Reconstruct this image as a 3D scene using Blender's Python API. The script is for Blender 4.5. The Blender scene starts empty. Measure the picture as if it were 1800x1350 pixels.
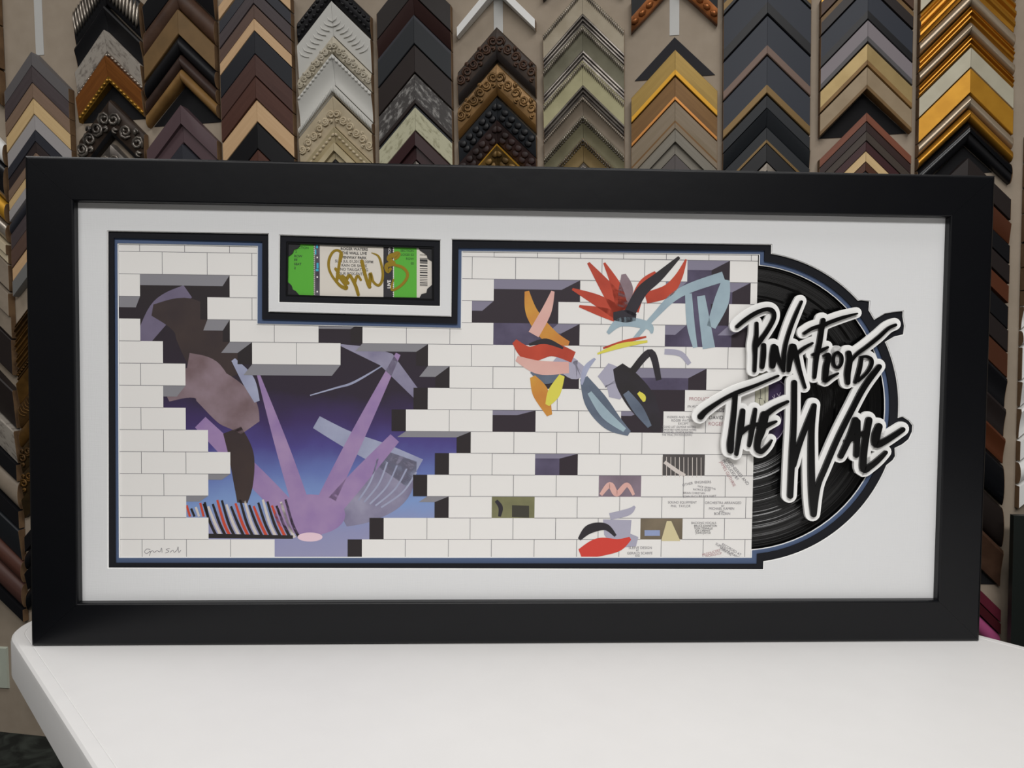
import bpy, bmesh, math, random
from mathutils import Vector, Matrix
random.seed(7)
scene = bpy.context.scene
COL = scene.collection
R = math.radians
TZ = 0.74                                   # table height

# ------------------------------------------------------------------ camera
PITCH, ROLL, HC, FPX = 0.055962, 0.011052, 0.307885, 1352.0
_f = Vector((0, math.cos(PITCH), -math.sin(PITCH)))
_u = Vector((0, math.sin(PITCH), math.cos(PITCH)))
_r = Vector((1, 0, 0))
c, s = math.cos(ROLL), math.sin(ROLL)
CR, CU, CF = c * _r + s * _u, -s * _r + c * _u, _f
CAM = Vector((0, 0, TZ + HC))
cd = bpy.data.cameras.new('camera')
cd.sensor_fit = 'HORIZONTAL'
cd.sensor_width = 36.0
cd.lens = FPX / 1800 * 36.0
cd.clip_start = 0.02
cd.clip_end = 50
cam = bpy.data.objects.new('camera', cd)
COL.objects.link(cam)
m = Matrix.Identity(4)
for i in range(3):
    m[i][0], m[i][1], m[i][2], m[i][3] = CR[i], CU[i], -CF[i], CAM[i]
cam.matrix_world = m
scene.camera = cam

# ------------------------------------------------------------------ light, world, exposure
vs = scene.view_settings
vs.view_transform = 'Standard'
vs.look = 'None'
vs.exposure = 0.5
vs.gamma = 1.0
vs.use_curve_mapping = False
world = bpy.data.worlds.new('world')
scene.world = world
world.use_nodes = True
bg = world.node_tree.nodes['Background']
bg.inputs[0].default_value = (0.80, 0.88, 1.0, 1)
bg.inputs[1].default_value = 0.10

def area(name, loc, rot, sx, sy, power, col):
    l = bpy.data.lights.new(name, 'AREA')
    l.shape = 'RECTANGLE'
    l.size, l.size_y, l.energy, l.color = sx, sy, power, col
    o = bpy.data.objects.new(name, l)
    o.location = loc
    o.rotation_euler = rot
    COL.objects.link(o)
    return o
# fluorescent panels in the ceiling
area('ceiling_lamp', (0.5, 0.5, 2.66), (0, 0, 0), 1.2, 0.5, 9, (1.0, 0.985, 0.97))
area('ceiling_lamp', (-1.5, 1.05, 2.66), (0, 0, 0), 1.2, 0.5, 6, (1.0, 0.985, 0.97))
area('ceiling_lamp', (0.45, -1.2, 2.66), (0, 0, 0), 1.2, 0.6, 36, (1.0, 0.985, 0.97))
area('ceiling_lamp', (-0.9, -1.2, 2.66), (0, 0, 0), 1.2, 0.6, 25, (1.0, 0.985, 0.97))

# ------------------------------------------------------------------ helpers
def lin(h):
    h = h.lstrip('#')
    v = [int(h[i:i + 2], 16) / 255 for i in (0, 2, 4)]
    return [x / 12.92 if x <= 0.04045 else ((x + 0.055) / 1.055) ** 2.4 for x in v]

MATS = {}
def mat(name, hexc, rough=0.5, metal=0.0, pat='p', gain=1.0, hex2=None, coat=0.0, spec=0.5):
    if name in MATS:
        return MATS[name]
    M = bpy.data.materials.new(name)
    M.use_nodes = True
    nt = M.node_tree
    b = nt.nodes['Principled BSDF']
    col = [min(0.92, x * gain) for x in lin(hexc)]
    b.inputs['Base Color'].default_value = (*col, 1)
    b.inputs['Roughness'].default_value = rough
    b.inputs['Metallic'].default_value = metal
    b.inputs['Specular IOR Level'].default_value = spec
    b.inputs['Coat Weight'].default_value = coat
    if pat != 'p':
        N, L = nt.nodes.new, nt.links.new
        tc = N('ShaderNodeTexCoord')
        mp = N('ShaderNodeMapping')
        nz = N('ShaderNodeTexNoise')
        rp = N('ShaderNodeValToRGB')
        c2 = [min(0.92, x * gain) for x in lin(hex2)] if hex2 else [x * 0.6 for x in col]
        if pat == 'g':        # wood grain running along the piece
            L(tc.outputs['UV'], mp.inputs[0])
            mp.inputs['Scale'].default_value = (7, 130, 1)
            nz.inputs['Scale'].default_value = 1.0
            nz.inputs['Detail'].default_value = 5
            rp.color_ramp.elements[0].position, rp.color_ramp.elements[1].position = 0.3, 0.7
        elif pat == 'd':      # rubbed and flecked finish
            L(tc.outputs['UV'], mp.inputs[0])
            mp.inputs['Scale'].default_value = (45, 110, 1)
            nz.inputs['Scale'].default_value = 1.0
            nz.inputs['Detail'].default_value = 6
            nz.inputs['Roughness'].default_value = 0.65
            rp.color_ramp.elements[0].position, rp.color_ramp.elements[1].position = 0.36, 0.5
        elif pat == 'n':      # soft mottling
            L(tc.outputs['Object'], mp.inputs[0])
            nz.inputs['Scale'].default_value = 28
            nz.inputs['Detail'].default_value = 4
            rp.color_ramp.elements[0].position, rp.color_ramp.elements[1].position = 0.3, 0.7
        L(mp.outputs[0], nz.inputs['Vector'])
        L(nz.outputs['Fac'], rp.inputs[0])
        rp.color_ramp.elements[0].color = (*c2, 1)
        rp.color_ramp.elements[1].color = (*col, 1)
        L(rp.outputs[0], b.inputs['Base Color'])
        bp = N('ShaderNodeBump')
        bp.inputs['Strength'].default_value = 0.25
        bp.inputs['Distance'].default_value = 0.001
        L(nz.outputs['Fac'], bp.inputs['Height'])
        L(bp.outputs[0], b.inputs['Normal'])
    MATS[name] = M
    return M

def link(name, me, parent=None):
    o = bpy.data.objects.new(name, me)
    COL.objects.link(o)
    if parent is not None:
        o.parent = parent
    return o

def from_bm(name, bm, mats, parent=None, smooth=None):
    me = bpy.data.meshes.new(name)
    bm.to_mesh(me)
    bm.free()
    for M in (mats if isinstance(mats, (list, tuple)) else [mats]):
        me.materials.append(M)
    if smooth:
        me.polygons.foreach_set('use_smooth', [True] * len(me.polygons))
        me.set_sharp_from_angle(angle=R(smooth))
    return link(name, me, parent)

def tag(o, label=None, cat=None, group=None, kind=None):
    if label: o['label'] = label
    if cat: o['category'] = cat
    if group: o['group'] = group
    if kind: o['kind'] = kind
    return o

def empty(name, mw):
    o = bpy.data.objects.new(name, None)
    o.empty_display_size = 0.03
    COL.objects.link(o)
    o.matrix_world = mw
    return o

def box(bm, x0, x1, y0, y1, z0, z1, mi=0):
    v = [bm.verts.new(p) for p in ((x0, y0, z0), (x1, y0, z0), (x1, y1, z0), (x0, y1, z0),
                                   (x0, y0, z1), (x1, y0, z1), (x1, y1, z1), (x0, y1, z1))]
    for q in ((0, 3, 2, 1), (4, 5, 6, 7), (0, 1, 5, 4), (1, 2, 6, 5), (2, 3, 7, 6), (3, 0, 4, 7)):
        f = bm.faces.new([v[i] for i in q])
        f.material_index = mi

def tube(bm, pts, r, n=6, mi=0, taper=None):
    pts = [Vector(p) for p in pts]
    rings = []
    for i, p in enumerate(pts):
        t = (pts[min(i + 1, len(pts) - 1)] - pts[max(i - 1, 0)]).normalized()
        a = t.orthogonal().normalized() if i == 0 else (a - t * a.dot(t)).normalized()
        b_ = t.cross(a)
        rr = r * (taper[i] if taper else 1)
        rings.append([bm.verts.new(p + (a * math.cos(2 * math.pi * k / n) + b_ * math.sin(2 * math.pi * k / n)) * rr) for k in range(n)])
    for q in range(len(rings) - 1):
        for k in range(n):
            f = bm.faces.new((rings[q][k], rings[q][(k + 1) % n], rings[q + 1][(k + 1) % n], rings[q + 1][k]))
            f.material_index = mi
    for rg in (rings[0][::-1], rings[-1]):
        f = bm.faces.new(rg)
        f.material_index = mi

def blob(bm, cpos, ax, ay, az, mi=0, seg=8, rings=5):
    """ellipsoid with the three half-axis vectors ax, ay, az"""
    cpos = Vector(cpos); ax = Vector(ax); ay = Vector(ay); az = Vector(az)
    top = bm.verts.new(cpos + az); bot = bm.verts.new(cpos - az)
    rows = []
    for i in range(1, rings):
        ph = math.pi * i / rings
        rows.append([bm.verts.new(cpos + az * math.cos(ph) + (ax * math.cos(2 * math.pi * k / seg) + ay * math.sin(2 * math.pi * k / seg)) * math.sin(ph)) for k in range(seg)])
    fs = []
    for k in range(seg):
        fs.append(bm.faces.new((top, rows[0][k], rows[0][(k + 1) % seg])))
        fs.append(bm.faces.new((bot, rows[-1][(k + 1) % seg], rows[-1][k])))
        for i in range(len(rows) - 1):
            fs.append(bm.faces.new((rows[i][k], rows[i + 1][k], rows[i + 1][(k + 1) % seg], rows[i][(k + 1) % seg])))
    for f in fs:
        f.material_index = mi
        f.smooth = True

def ray(x, y):
    return CR * ((x - 900) / FPX) + CU * ((675 - y) / FPX) + CF

# ------------------------------------------------------------------ the framed piece: its own axes
FX, FY, TH, LEAN, FW, FH = 0.008671, 0.766198, 0.041741, R(1), 0.965, 0.480811
FE = Vector((math.cos(TH), math.sin(TH), 0))
FB = Vector((-math.sin(TH), math.cos(TH), 0))
FU = Vector((0, 0, math.cos(LEAN))) + FB * math.sin(LEAN)
FU.normalize()
FN = FE.cross(FU)                            # out of the picture, towards the room
FO = Vector((FX, FY, TZ + 0.0008))
def fmat(u=0, v=0, w=0):
    mm = Matrix.Identity(4)
    o = FO + FE * u + FU * v + FN * w
    for i in range(3):
        mm[i][0], mm[i][1], mm[i][2], mm[i][3] = FE[i], -FN[i], FU[i], o[i]
    return mm
def P(x, y, w):
    """where a point seen in the photo lies on the layer w of the framed piece"""
    d = ray(x, y)
    t = (FO + FN * w - CAM).dot(FN) / d.dot(FN)
    q = CAM + d * t - FO
    return (q.dot(FE), q.dot(FU))

def curve_mesh(loops, w0, w1, o=(0, 0, 0)):
    """flat board with holes, loops in (u, v), between depths w0 < w1"""
    cu = bpy.data.curves.new('tmp', 'CURVE')
    cu.dimensions = '2D'
    cu.fill_mode = 'BOTH'
    cu.extrude = (w1 - w0) / 2
    for lp in loops:
        sp = cu.splines.new('POLY')
        sp.points.add(len(lp) - 1)
        for i, q in enumerate(lp):
            sp.points[i].co = (q[0], q[1], 0, 1)
        sp.use_cyclic_u = True
    return _bake(cu, lambda v: (v.x - o[0], -(v.z + (w0 + w1) / 2) + o[2], v.y - o[1]))

def _bake(cu, fn):
    t = bpy.data.objects.new('tmp', cu)
    COL.objects.link(t)
    bpy.context.view_layer.update()
    me = bpy.data.meshes.new_from_object(t.evaluated_get(bpy.context.evaluated_depsgraph_get()))
    bpy.data.objects.remove(t)
    bpy.data.curves.remove(cu)
    for v in me.vertices:
        v.co = fn(v.co)
    me.materials.clear()
    return me

def join(name, meshes, mats, parent):
    """several baked meshes into one object, mesh i with material index from its tuple"""
    bm = bmesh.new()
    for me, mi in meshes:
        n0 = len(bm.faces)
        bm.from_mesh(me)
        bm.faces.ensure_lookup_table()
        for f in bm.faces[n0:]:
            f.material_index = mi
        bpy.data.meshes.remove(me)
    return from_bm(name, bm, mats, parent)

def text_mesh(txt, x, y, cap, w, o, ang=0.0, align='LEFT', bold=0.0, sx=1.0, th=0.0001, fit=0):
    """lettering whose baseline starts (or centres) at photo point x, y with capitals `cap` photo pixels high"""
    cu = bpy.data.curves.new('tmp', 'FONT')
    cu.body = txt
    cu.align_x = align
    u, v = P(x, y, w)
    u2, v2 = P(x, y - 10, w)
    sc = cap * (v2 - v) / 10 / 0.70
    cu.size = sc
    cu.offset = bold * sc
    cu.fill_mode = 'BOTH'
    cu.extrude = th / 2
    if fit:
        sx = min(sx, fit / (0.62 * len(txt) * cap / 0.70))
    ca, sa = math.cos(ang), math.sin(ang)
    return _bake(cu, lambda q: (u + q.x * sx * ca - q.y * sa - o[0], -(w + q.z) + o[2], v + q.x * sx * sa + q.y * ca - o[1]))

def spline(pts, n=6):
    if len(pts) < 3:
        return pts
    out = []
    for i in range(len(pts) - 1):
        p0, p1, p2, p3 = pts[max(i - 1, 0)], pts[i], pts[i + 1], pts[min(i + 2, len(pts) - 1)]
        for k in range(n):
            t = k / n
            out.append(tuple(0.5 * (2 * p1[j] + (p2[j] - p0[j]) * t + (2 * p0[j] - 5 * p1[j] + 4 * p2[j] - p3[j]) * t * t
                                    + (3 * p1[j] - p0[j] - 3 * p2[j] + p3[j]) * t ** 3) for j in range(len(p1))))
    out.append(tuple(pts[-1]))
    return out

def ribbon(bm, pts, w0, w1, o, grow=0.0, shift=(0, 0), mi=0, n=6, cap=5):
    """brush stroke of changing width; pts are (x, y, width) photo points; a solid between depths w0 < w1"""
    pts = spline(pts, n)
    L, Rr = [], []
    N = len(pts)
    for i, (x, y, wd) in enumerate(pts):
        a, b_ = pts[max(i - 1, 0)], pts[min(i + 1, N - 1)]
        tx, ty = b_[0] - a[0], b_[1] - a[1]
        l = math.hypot(tx, ty) or 1
        tx, ty = tx / l, ty / l
        h = wd / 2 + grow
        x, y = x + shift[0], y + shift[1]
        L.append((x - ty * h, y + tx * h)); Rr.append((x + ty * h, y - tx * h))
        if i == 0: c0 = [(x - tx * h * math.sin(q) - ty * h * math.cos(q), y - ty * h * math.sin(q) + tx * h * math.cos(q)) for q in [math.pi * k / (cap + 1) for k in range(1, cap + 1)]]
        if i == N - 1: c1 = [(x + tx * h * math.sin(q) - ty * h * math.cos(q), y + ty * h * math.sin(q) + tx * h * math.cos(q)) for q in [math.pi * k / (cap + 1) for k in range(1, cap + 1)]]
    def V(p, w):
        u, v = P(p[0], p[1], w1)
        return bm.verts.new((u - o[0], -w + o[2], v - o[1]))
    ring = L + c1 + Rr[::-1] + c0[::-1]
    ft = [V(p, w1) for p in ring]
    bk = [V(p, w0) for p in ring]
    k = len(ring)
    fs = []
    nl = N
    r0 = nl + len(c1)                        # Rr reversed starts here
    for i in range(nl - 1):
        fs.append((ft[i], ft[i + 1], ft[r0 + nl - 2 - i], ft[r0 + nl - 1 - i]))
    fs.append(tuple(ft[nl - 1:r0 + 1]))
    fs.append(tuple([ft[0]] + ft[r0 + nl - 1:][0:1] + ft[r0 + nl:]))
    for i in range(k):
        j = (i + 1) % k
        fs.append((ft[i], bk[i], bk[j], ft[j]))
    for q in fs:
        try:
            f = bm.faces.new(q)
            f.material_index = mi
        except ValueError:
            pass
# ------------------------------------------------------------------ the wall with its rotated plane
PK = 0.195                                   # pitch of the sample columns
Z0 = PK / 0.1024
WS = math.atan(0.1624)
WE = Vector((math.cos(WS), -math.sin(WS), 0))       # along the wall, to the right
WN = Vector((-math.sin(WS), -math.cos(WS), 0))      # out of the wall, to the room
WT = 0.021                                   # the columns hang a touch out of plumb
_we = WE.copy()
WE = _we * math.cos(WT) + Vector((0, 0, 1)) * math.sin(WT)
WU = Vector((0, 0, 1)) * math.cos(WT) - _we * math.sin(WT)
WH = 0.034                                   # how far the samples stand out
WO = Vector((-0.5696 * Z0, Z0, 0)) - WN * WH
def wmat(sx, z, h=0.0):
    mm = Matrix.Identity(4)
    o = WO + WE * sx + WN * h + WU * z
    for i in range(3):
        mm[i][0], mm[i][1], mm[i][2], mm[i][3] = WE[i], -WN[i], WU[i], o[i]
    return mm
def WP(x, y, h):
    d = ray(x, y)
    t = (WO + WN * h - CAM).dot(WN) / d.dot(WN)
    q = CAM + d * t
    return ((q - WO).dot(WE), (q - WO).dot(WU))

# ------------------------------------------------------------------ setting
wall_m = mat('wall_paint', '#a99b8a', 0.85, pat='n', hex2='#a29483')
bm = bmesh.new()
box(bm, -2.2, 5.3, 0.0, 0.1, -0.14, 2.8)
o = from_bm('wall_back', bm, wall_m); o.matrix_world = wmat(0, 0); tag(o, kind='structure')
carpet = mat('dark_carpet', '#20261f', 0.95, pat='n', hex2='#0d110e')
nt = carpet.node_tree
for nd in nt.nodes:
    if nd.type == 'TEX_NOISE':
        nd.inputs['Scale'].default_value = 14
        nd.inputs['Detail'].default_value = 7
        nd.inputs['Distortion'].default_value = 1.5
    if nd.type == 'VALTORGB':
        nd.color_ramp.elements[0].color = (0.006, 0.008, 0.006, 1)
        nd.color_ramp.elements[0].position = 0.45
        nd.color_ramp.elements[1].color = (0.05, 0.06, 0.05, 1)
        nd.color_ramp.elements[1].position = 0.75
bm = bmesh.new(); box(bm, -3.2, 4.0, -3.2, 2.6, -0.05, 0.0)
tag(from_bm('floor', bm, carpet), kind='structure')
room_m = mat('room_paint', '#8a8782', 0.9)
bm = bmesh.new(); box(bm, -3.2, 4.0, -3.2, 2.6, 2.7, 2.75)
tag(from_bm('ceiling', bm, mat('ceiling_paint', '#c9c5bd', 0.9)), kind='structure')
bm = bmesh.new(); box(bm, -3.2, 4.0, -3.3, -3.2, 0, 2.7)
tag(from_bm('wall_front', bm, room_m), kind='structure')
bm = bmesh.new(); box(bm, -3.3, -3.2, -3.2, 2.6, 0, 2.7)
tag(from_bm('wall_left', bm, room_m), kind='structure')
bm = bmesh.new(); box(bm, 4.0, 4.1, -3.2, 2.6, 0, 2.7)
tag(from_bm('wall_right', bm, room_m), kind='structure')

# ------------------------------------------------------------------ folding table
TU = Vector((0.67, -0.742, 0)).normalized()
TN = Vector((0.742, 0.67, 0)).normalized()
tm = Matrix.Identity(4)
torg = TU * (-0.968 + 0.9) + TN * 0.5265
for i in range(3):
    tm[i][0], tm[i][1], tm[i][2], tm[i][3] = TU[i], TN[i], (0, 0, 1)[i], torg[i]
table = empty('folding_table', tm)
tag(table, 'white plastic folding table with rounded corners, under the framed piece', 'table')
plastic = mat('white_plastic', '#dcdbda', 0.5, pat='n', hex2='#dad9d8')
steel = mat('grey_steel', '#77797c', 0.35, 0.8)
def round_rect(hx, hy, r, n=10):
    out = []
    for cx, cy, a0 in ((hx - r, hy - r, 0), (-hx + r, hy - r, 90), (-hx + r, -hy + r, 180), (hx - r, -hy + r, 270)):
        for k in range(n + 1):
            a = R(a0 + 90 * k / n)
            out.append((cx + r * math.cos(a), cy + r * math.sin(a)))
    return out
bm = bmesh.new()
prof = [(0.010, TZ - 0.042), (0.0, TZ - 0.040), (0.0, TZ - 0.006), (0.0008, TZ - 0.0025), (0.0028, TZ - 0.0006), (0.006, TZ),
        (0.0120, TZ), (0.0127, TZ - 0.0004), (0.0134, TZ)]
rings = []
for ins, z in prof:
    rings.append([bm.verts.new((x, y, z)) for x, y in round_rect(0.9 - ins, 0.389 - ins, 0.062 - ins)])
for a, b_ in zip(rings, rings[1:]):
    for k in range(len(a)):
        bm.faces.new((a[k], a[(k + 1) % len(a)], b_[(k + 1) % len(a)], b_[k]))
bm.faces.new(rings[-1]); bm.faces.new(rings[0][::-1])
from_bm('tabletop', bm, plastic, table, 28)
for sx in (-1, 1):
    bm = bmesh.new()
    x = sx * 0.62
    tube(bm, [(x, -0.27, 0.0), (x, -0.27, 0.6), (x, -0.24, TZ - 0.045)], 0.014, 10)
    from_bm('leg', bm, steel, table, 40)
    bm = bmesh.new()
    tube(bm, [(x, 0.27, 0.0), (x, 0.27, 0.6), (x, 0.24, TZ - 0.045)], 0.014, 10)
    from_bm('leg', bm, steel, table, 40)
    bm = bmesh.new()
    tube(bm, [(x, -0.27, 0.12), (x, 0.27, 0.12)], 0.011, 10)
    tube(bm, [(x, 0.0, 0.12), (x - sx * 0.35, 0.0, TZ - 0.045)], 0.010, 10)
    from_bm('brace', bm, steel, table, 40)

# ------------------------------------------------------------------ picture frame
W_WHITE, W_BLACK, W_BLUE, W_CORE, W_ART, W_REC = -0.009, -0.0115, -0.0135, -0.0142, -0.0152, -0.0188
frame = empty('picture_frame', fmat())
tag(frame, 'wide satin black picture frame with white, black and blue mats, standing on the white table', 'picture frame')
black_satin = mat('black_satin', '#08090d', 0.33, pat='n', hex2='#07080c', spec=0.3)
RW, RH = 0.0455, 0.0425
def rail(p0, p1, q0, q1):
    """one mitred rail: outer edge p0 to p1, inner edge q0 to q1 (u, v)"""
    sec = [(0, -0.040), (0, -0.0015), (0.03, -0.0004), (0.06, 0.0), (0.965, 0.0), (0.985, -0.0004), (1.0, -0.002), (1.0, -0.0155), (0.8, -0.040)]
    bm = bmesh.new()
    ends = []
    for (a, b_) in ((p0, q0), (p1, q1)):
        ends.append([bm.verts.new((a[0] + (b_[0] - a[0]) * t, -w, a[1] + (b_[1] - a[1]) * t)) for t, w in sec])
    n = len(sec)
    for k in range(n):
        bm.faces.new((ends[0][k], ends[0][(k + 1) % n], ends[1][(k + 1) % n], ends[1][k]))
    bm.faces.new(ends[0][::-1]); bm.faces.new(ends[1])
    bmesh.ops.recalc_face_normals(bm, faces=bm.faces)
    from_bm('rail', bm, black_satin, frame)
hw = FW / 2
g = 0.00007
OC = [(-hw, FH), (hw, FH), (hw, 0), (-hw, 0)]
IC = [(-hw + RW, FH - RH), (hw - RW, FH - RH), (hw - RW, RH), (-hw + RW, RH)]
sh = [((g, 0), (-g, 0)), ((0, -g), (0, g)), ((-g, 0), (g, 0)), ((0, g), (0, -g))]
for i in range(4):
    j = (i + 1) % 4
    a, b_ = sh[i]
    ad = lambda p, d: (p[0] + d[0], p[1] + d[1])
    rail(ad(OC[i], a), ad(OC[j], b_), ad(IC[i], a), ad(IC[j], b_))

white_mat = mat('white_mat_board', '#d9dadb', 0.9)
nt = white_mat.node_tree                     # linen-embossed board
N, Lk = nt.nodes.new, nt.links.new
tc = N('ShaderNodeTexCoord'); add = N('ShaderNodeMath'); add.operation = 'ADD'
for ax in (0, 1):
    mp = N('ShaderNodeMapping'); nz = N('ShaderNodeTexNoise')
    mp.inputs['Scale'].default_value = (60, 1, 900) if ax else (900, 1, 60)
    nz.inputs['Scale'].default_value = 1.0; nz.inputs['Detail'].default_value = 2
    Lk(tc.outputs['Object'], mp.inputs[0]); Lk(mp.outputs[0], nz.inputs['Vector']); Lk(nz.outputs['Fac'], add.inputs[ax])
bp = N('ShaderNodeBump'); bp.inputs['Strength'].default_value = 0.2; bp.inputs['Distance'].default_value = 0.0004
Lk(add.outputs[0], bp.inputs['Height']); Lk(bp.outputs[0], nt.nodes['Principled BSDF'].inputs['Normal'])
core = mat('white_core', '#f4f4f2', 0.8)
black_mat = mat('black_mat_board', '#1b1c21', 0.85, spec=0.2)
blue_mat = mat('blue_mat_board', '#4b5c7c', 0.85)

def arc_pts(cu, cv, r, a0, a1, n=48):
    return [(cu + r * math.cos(R(a0 + (a1 - a0) * k / n)), cv + r * math.sin(R(a0 + (a1 - a0) * k / n))) for k in range(n + 1)]
CU0, CV0 = 0.2335, 0.2403                   # centre of the record
def px(lst, w):
    return [P(x, y, w) for x, y in lst]
def ang(p):
    return math.degrees(math.atan2(p[1] - CV0, p[0] - CU0))
def on_circle(p, r):
    a = math.atan2(p[1] - CV0, p[0] - CU0)
    return (CU0 + r * math.cos(a), CV0 + r * math.sin(a))
def window(top, bot, r, w, upper, lower, bumps=()):
    """mat opening: polyline over the print, then the round part with the cut-outs for the lettering tips"""
    t = px(top, w); b_ = px(bot, w)
    # start and end of the arc on the side edges
    pts = list(t)
    x0 = t[-1][0]
    a_start = math.degrees(math.acos(max(-1, min(1, (x0 - CU0) / r))))
    x1 = b_[0][0]
    a_end = -math.degrees(math.acos(max(-1, min(1, (x1 - CU0) / r))))
    a = a_start
    for bump in bumps:
        q = px(bump, w)
        pts += arc_pts(CU0, CV0, r, a, ang(q[0]), 24)
        pts += q[1:-1]
        a = ang(q[-1])
    pts += arc_pts(CU0, CV0, r, a, a_end, 40)
    return pts + b_
top_w = [(188.5, 999.7), (188, 405), (472.7, 410), (473, 547), (792, 555.3), (793.3, 419.6), (1357.6, 429)]
bot_w = [(1343.6, 1002.3)]
bump1 = [(1509.7, 527.3), (1515, 526.6), (1530, 528.6), (1529, 545), (1538, 560.5), (1555.7, 550), (1571, 547.5), (1589, 545.7),
         (1588.6, 556), (1591.5, 573), (1590, 588.7), (1573.6, 592.5), (1558, 601.5)]
bump2 = [(1581, 733.4), (1587.6, 731.4), (1599, 738.6), (1606, 747.5), (1605.5, 759), (1599, 773), (1588, 782), (1575, 788.4),
         (1575.6, 802.4), (1571, 810), (1560.8, 819)]
tick_w = [(490.5, 412), (775, 421), (774.5, 539), (489, 532)]
SHEET = [(-0.4376, 0.0424), (0.4376, 0.0424), (0.4376, 0.4389), (-0.4376, 0.4389)]
hole_white = window(top_w, bot_w, 0.1612, W_WHITE, None, None, (bump1, bump2))
tick_white = px(tick_w, W_WHITE)
def board(name, loops, w1, th, M):
    me = curve_mesh(loops, w1 - th, w1)
    me.materials.append(M)
    return link(name, me, frame)
def inset(lp, d):
    """shrink a loop by d (mitred)"""
    n = len(lp)
    A = sum(lp[i][0] * lp[(i + 1) % n][1] - lp[(i + 1) % n][0] * lp[i][1] for i in range(n))
    sg = 1 if A > 0 else -1
    out = []
    for i in range(n):
        p, a, b_ = lp[i], lp[i - 1], lp[(i + 1) % n]
        d1 = Vector((p[0] - a[0], p[1] - a[1])); d2 = Vector((b_[0] - p[0], b_[1] - p[1]))
        if d1.length < 1e-7 or d2.length < 1e-7:
            out.append(p); continue
        d1.normalize(); d2.normalize()
        n1 = Vector((-d1.y, d1.x)) * sg; n2 = Vector((-d2.y, d2.x)) * sg
        k = n1 + n2
        l = max(0.35, k.length_squared / 2)
        out.append((p[0] + k.x * d / l, p[1] + k.y * d / l))
    return out
board('white_mat', [SHEET, hole_white, tick_white], W_WHITE, 0.0008, white_mat)
board('white_mat_core', [SHEET, inset(hole_white, 0.0007), inset(tick_white, 0.0007)], W_WHITE - 0.0009, 0.0008, core)
top_k = [(202.7, 989.7), (200.1, 418.2), (461, 424.5), (460.6, 561), (803.8, 569.4), (805.8, 435.4), (1344.2, 440.4)]
bot_k = [(1330.8, 991.5)]
hole_black = window(top_k, bot_k, 0.1524, W_BLACK, None, None)
tick_k = [(503, 424.5), (763, 433.5), (763, 529), (502, 521)]
tick_black = px(tick_k, W_BLACK)
board('black_mat', [SHEET, hole_black, tick_black], W_BLACK, 0.0013, black_mat)
top_b = [(208.4, 980.9), (206, 427), (453.3, 431.7), (452.6, 568.5), (809.8, 576.2), (811.4, 440.6), (1336.4, 446.3)]
bot_b = [(1322, 980.8)]
hole_blue = window(top_b, bot_b, 0.1488, W_BLUE, None, None)
board('blue_mat', [SHEET, hole_blue, tick_black], W_BLUE, 0.0006, blue_mat)
board('blue_mat_core', [SHEET, inset(hole_blue, 0.0009), tick_black], W_CORE, 0.0005, core)
bm = bmesh.new(); box(bm, -0.4376, 0.4376, 0.0222, 0.026, 0.0424, 0.4389)
from_bm('backing_board', bm, black_mat, frame)
# black fillet round the ticket and the bed it lies on
def rect_loop(q, w): return px(q, w)
fil = [(509, 430), (757, 438.5), (757, 523), (508.5, 516)]
me = curve_mesh([inset(tick_black, -0.0005), px([(507, 428.5), (759, 437), (759.5, 525.5), (506, 518)], W_BLUE)], W_BLUE - 0.0012, W_BLUE + 0.0012)
me.materials.append(black_satin); link('ticket_fillet', me, frame)
W_TICK = -0.0142
me = curve_mesh([px([(496, 418), (770, 427), (769, 535), (495, 528)], W_TICK)], W_TICK - 0.0007, W_TICK - 0.00035)
me.materials.append(black_mat); link('ticket_bed', me, frame)
# photo corners that hold the ticket
for tri in ([(504, 425), (529, 426), (527.5, 432), (523, 437), (517.5, 438.5), (515, 445), (505, 453)],
            [(762.5, 434), (734, 433), (738, 440), (750, 448), (752, 455), (762, 461)],
            [(763, 527), (737, 524.5), (741, 517), (749.5, 515), (751, 508), (762.5, 498)],
            [(504, 520.5), (528, 520.5), (520, 511.5), (515, 509), (513, 502), (503.5, 493)]):
    me = curve_mesh([px(tri, W_TICK)], W_TICK + 0.0004, W_TICK + 0.0009)
    me.materials.append(mat('corner_black', '#15151a', 0.45)); link('photo_corner', me, frame)

# ------------------------------------------------------------------ ticket
to = (*P(632, 519, W_TICK), W_TICK)
ticket = empty('concert_ticket', fmat(*to))
tag(ticket, 'green and white concert ticket signed in gold marker, in black photo corners', 'ticket')
tk_white = mat('ticket_paper', '#d6d0c6', 0.6); tk_green = mat('ticket_green', '#52aa2e', 0.55)
tk_black = mat('ticket_black', '#26242a', 0.5); tk_foil = mat('ticket_foil', '#7a7480', 0.35, 0.4, pat='n', hex2='#45404a')
ink = mat('print_ink', '#2a2a2c', 0.7); ink_soft = mat('print_ink_faded', '#6e6c68', 0.7); ink_green = mat('ink_on_green', '#2c5c22', 0.7)
gold_ink = mat('gold_marker', '#9a7f22', 0.4, 0.35)
paper_white = mat('foil_white', '#e8e6e2', 0.6); teal = mat('foil_teal', '#3fb0cc', 0.4)
def flat_poly(bm, pts, w, o, mi=0):
    vs_ = []
    for x, y in pts:
        u, v = P(x, y, w)
        vs_.append(bm.verts.new((u - o[0], -w + o[2], v - o[1])))
    f = bm.faces.new(vs_)
    f.material_index = mi
    f.normal_update()
    if f.normal.y > 0: f.normal_flip()
    return f
me = curve_mesh([px([(504.5, 427.5), (761, 436), (761, 523.5), (504.5, 519.5)], W_TICK)], W_TICK - 0.0003, W_TICK, to)
me.materials.append(tk_white); link('paper', me, ticket)
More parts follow.
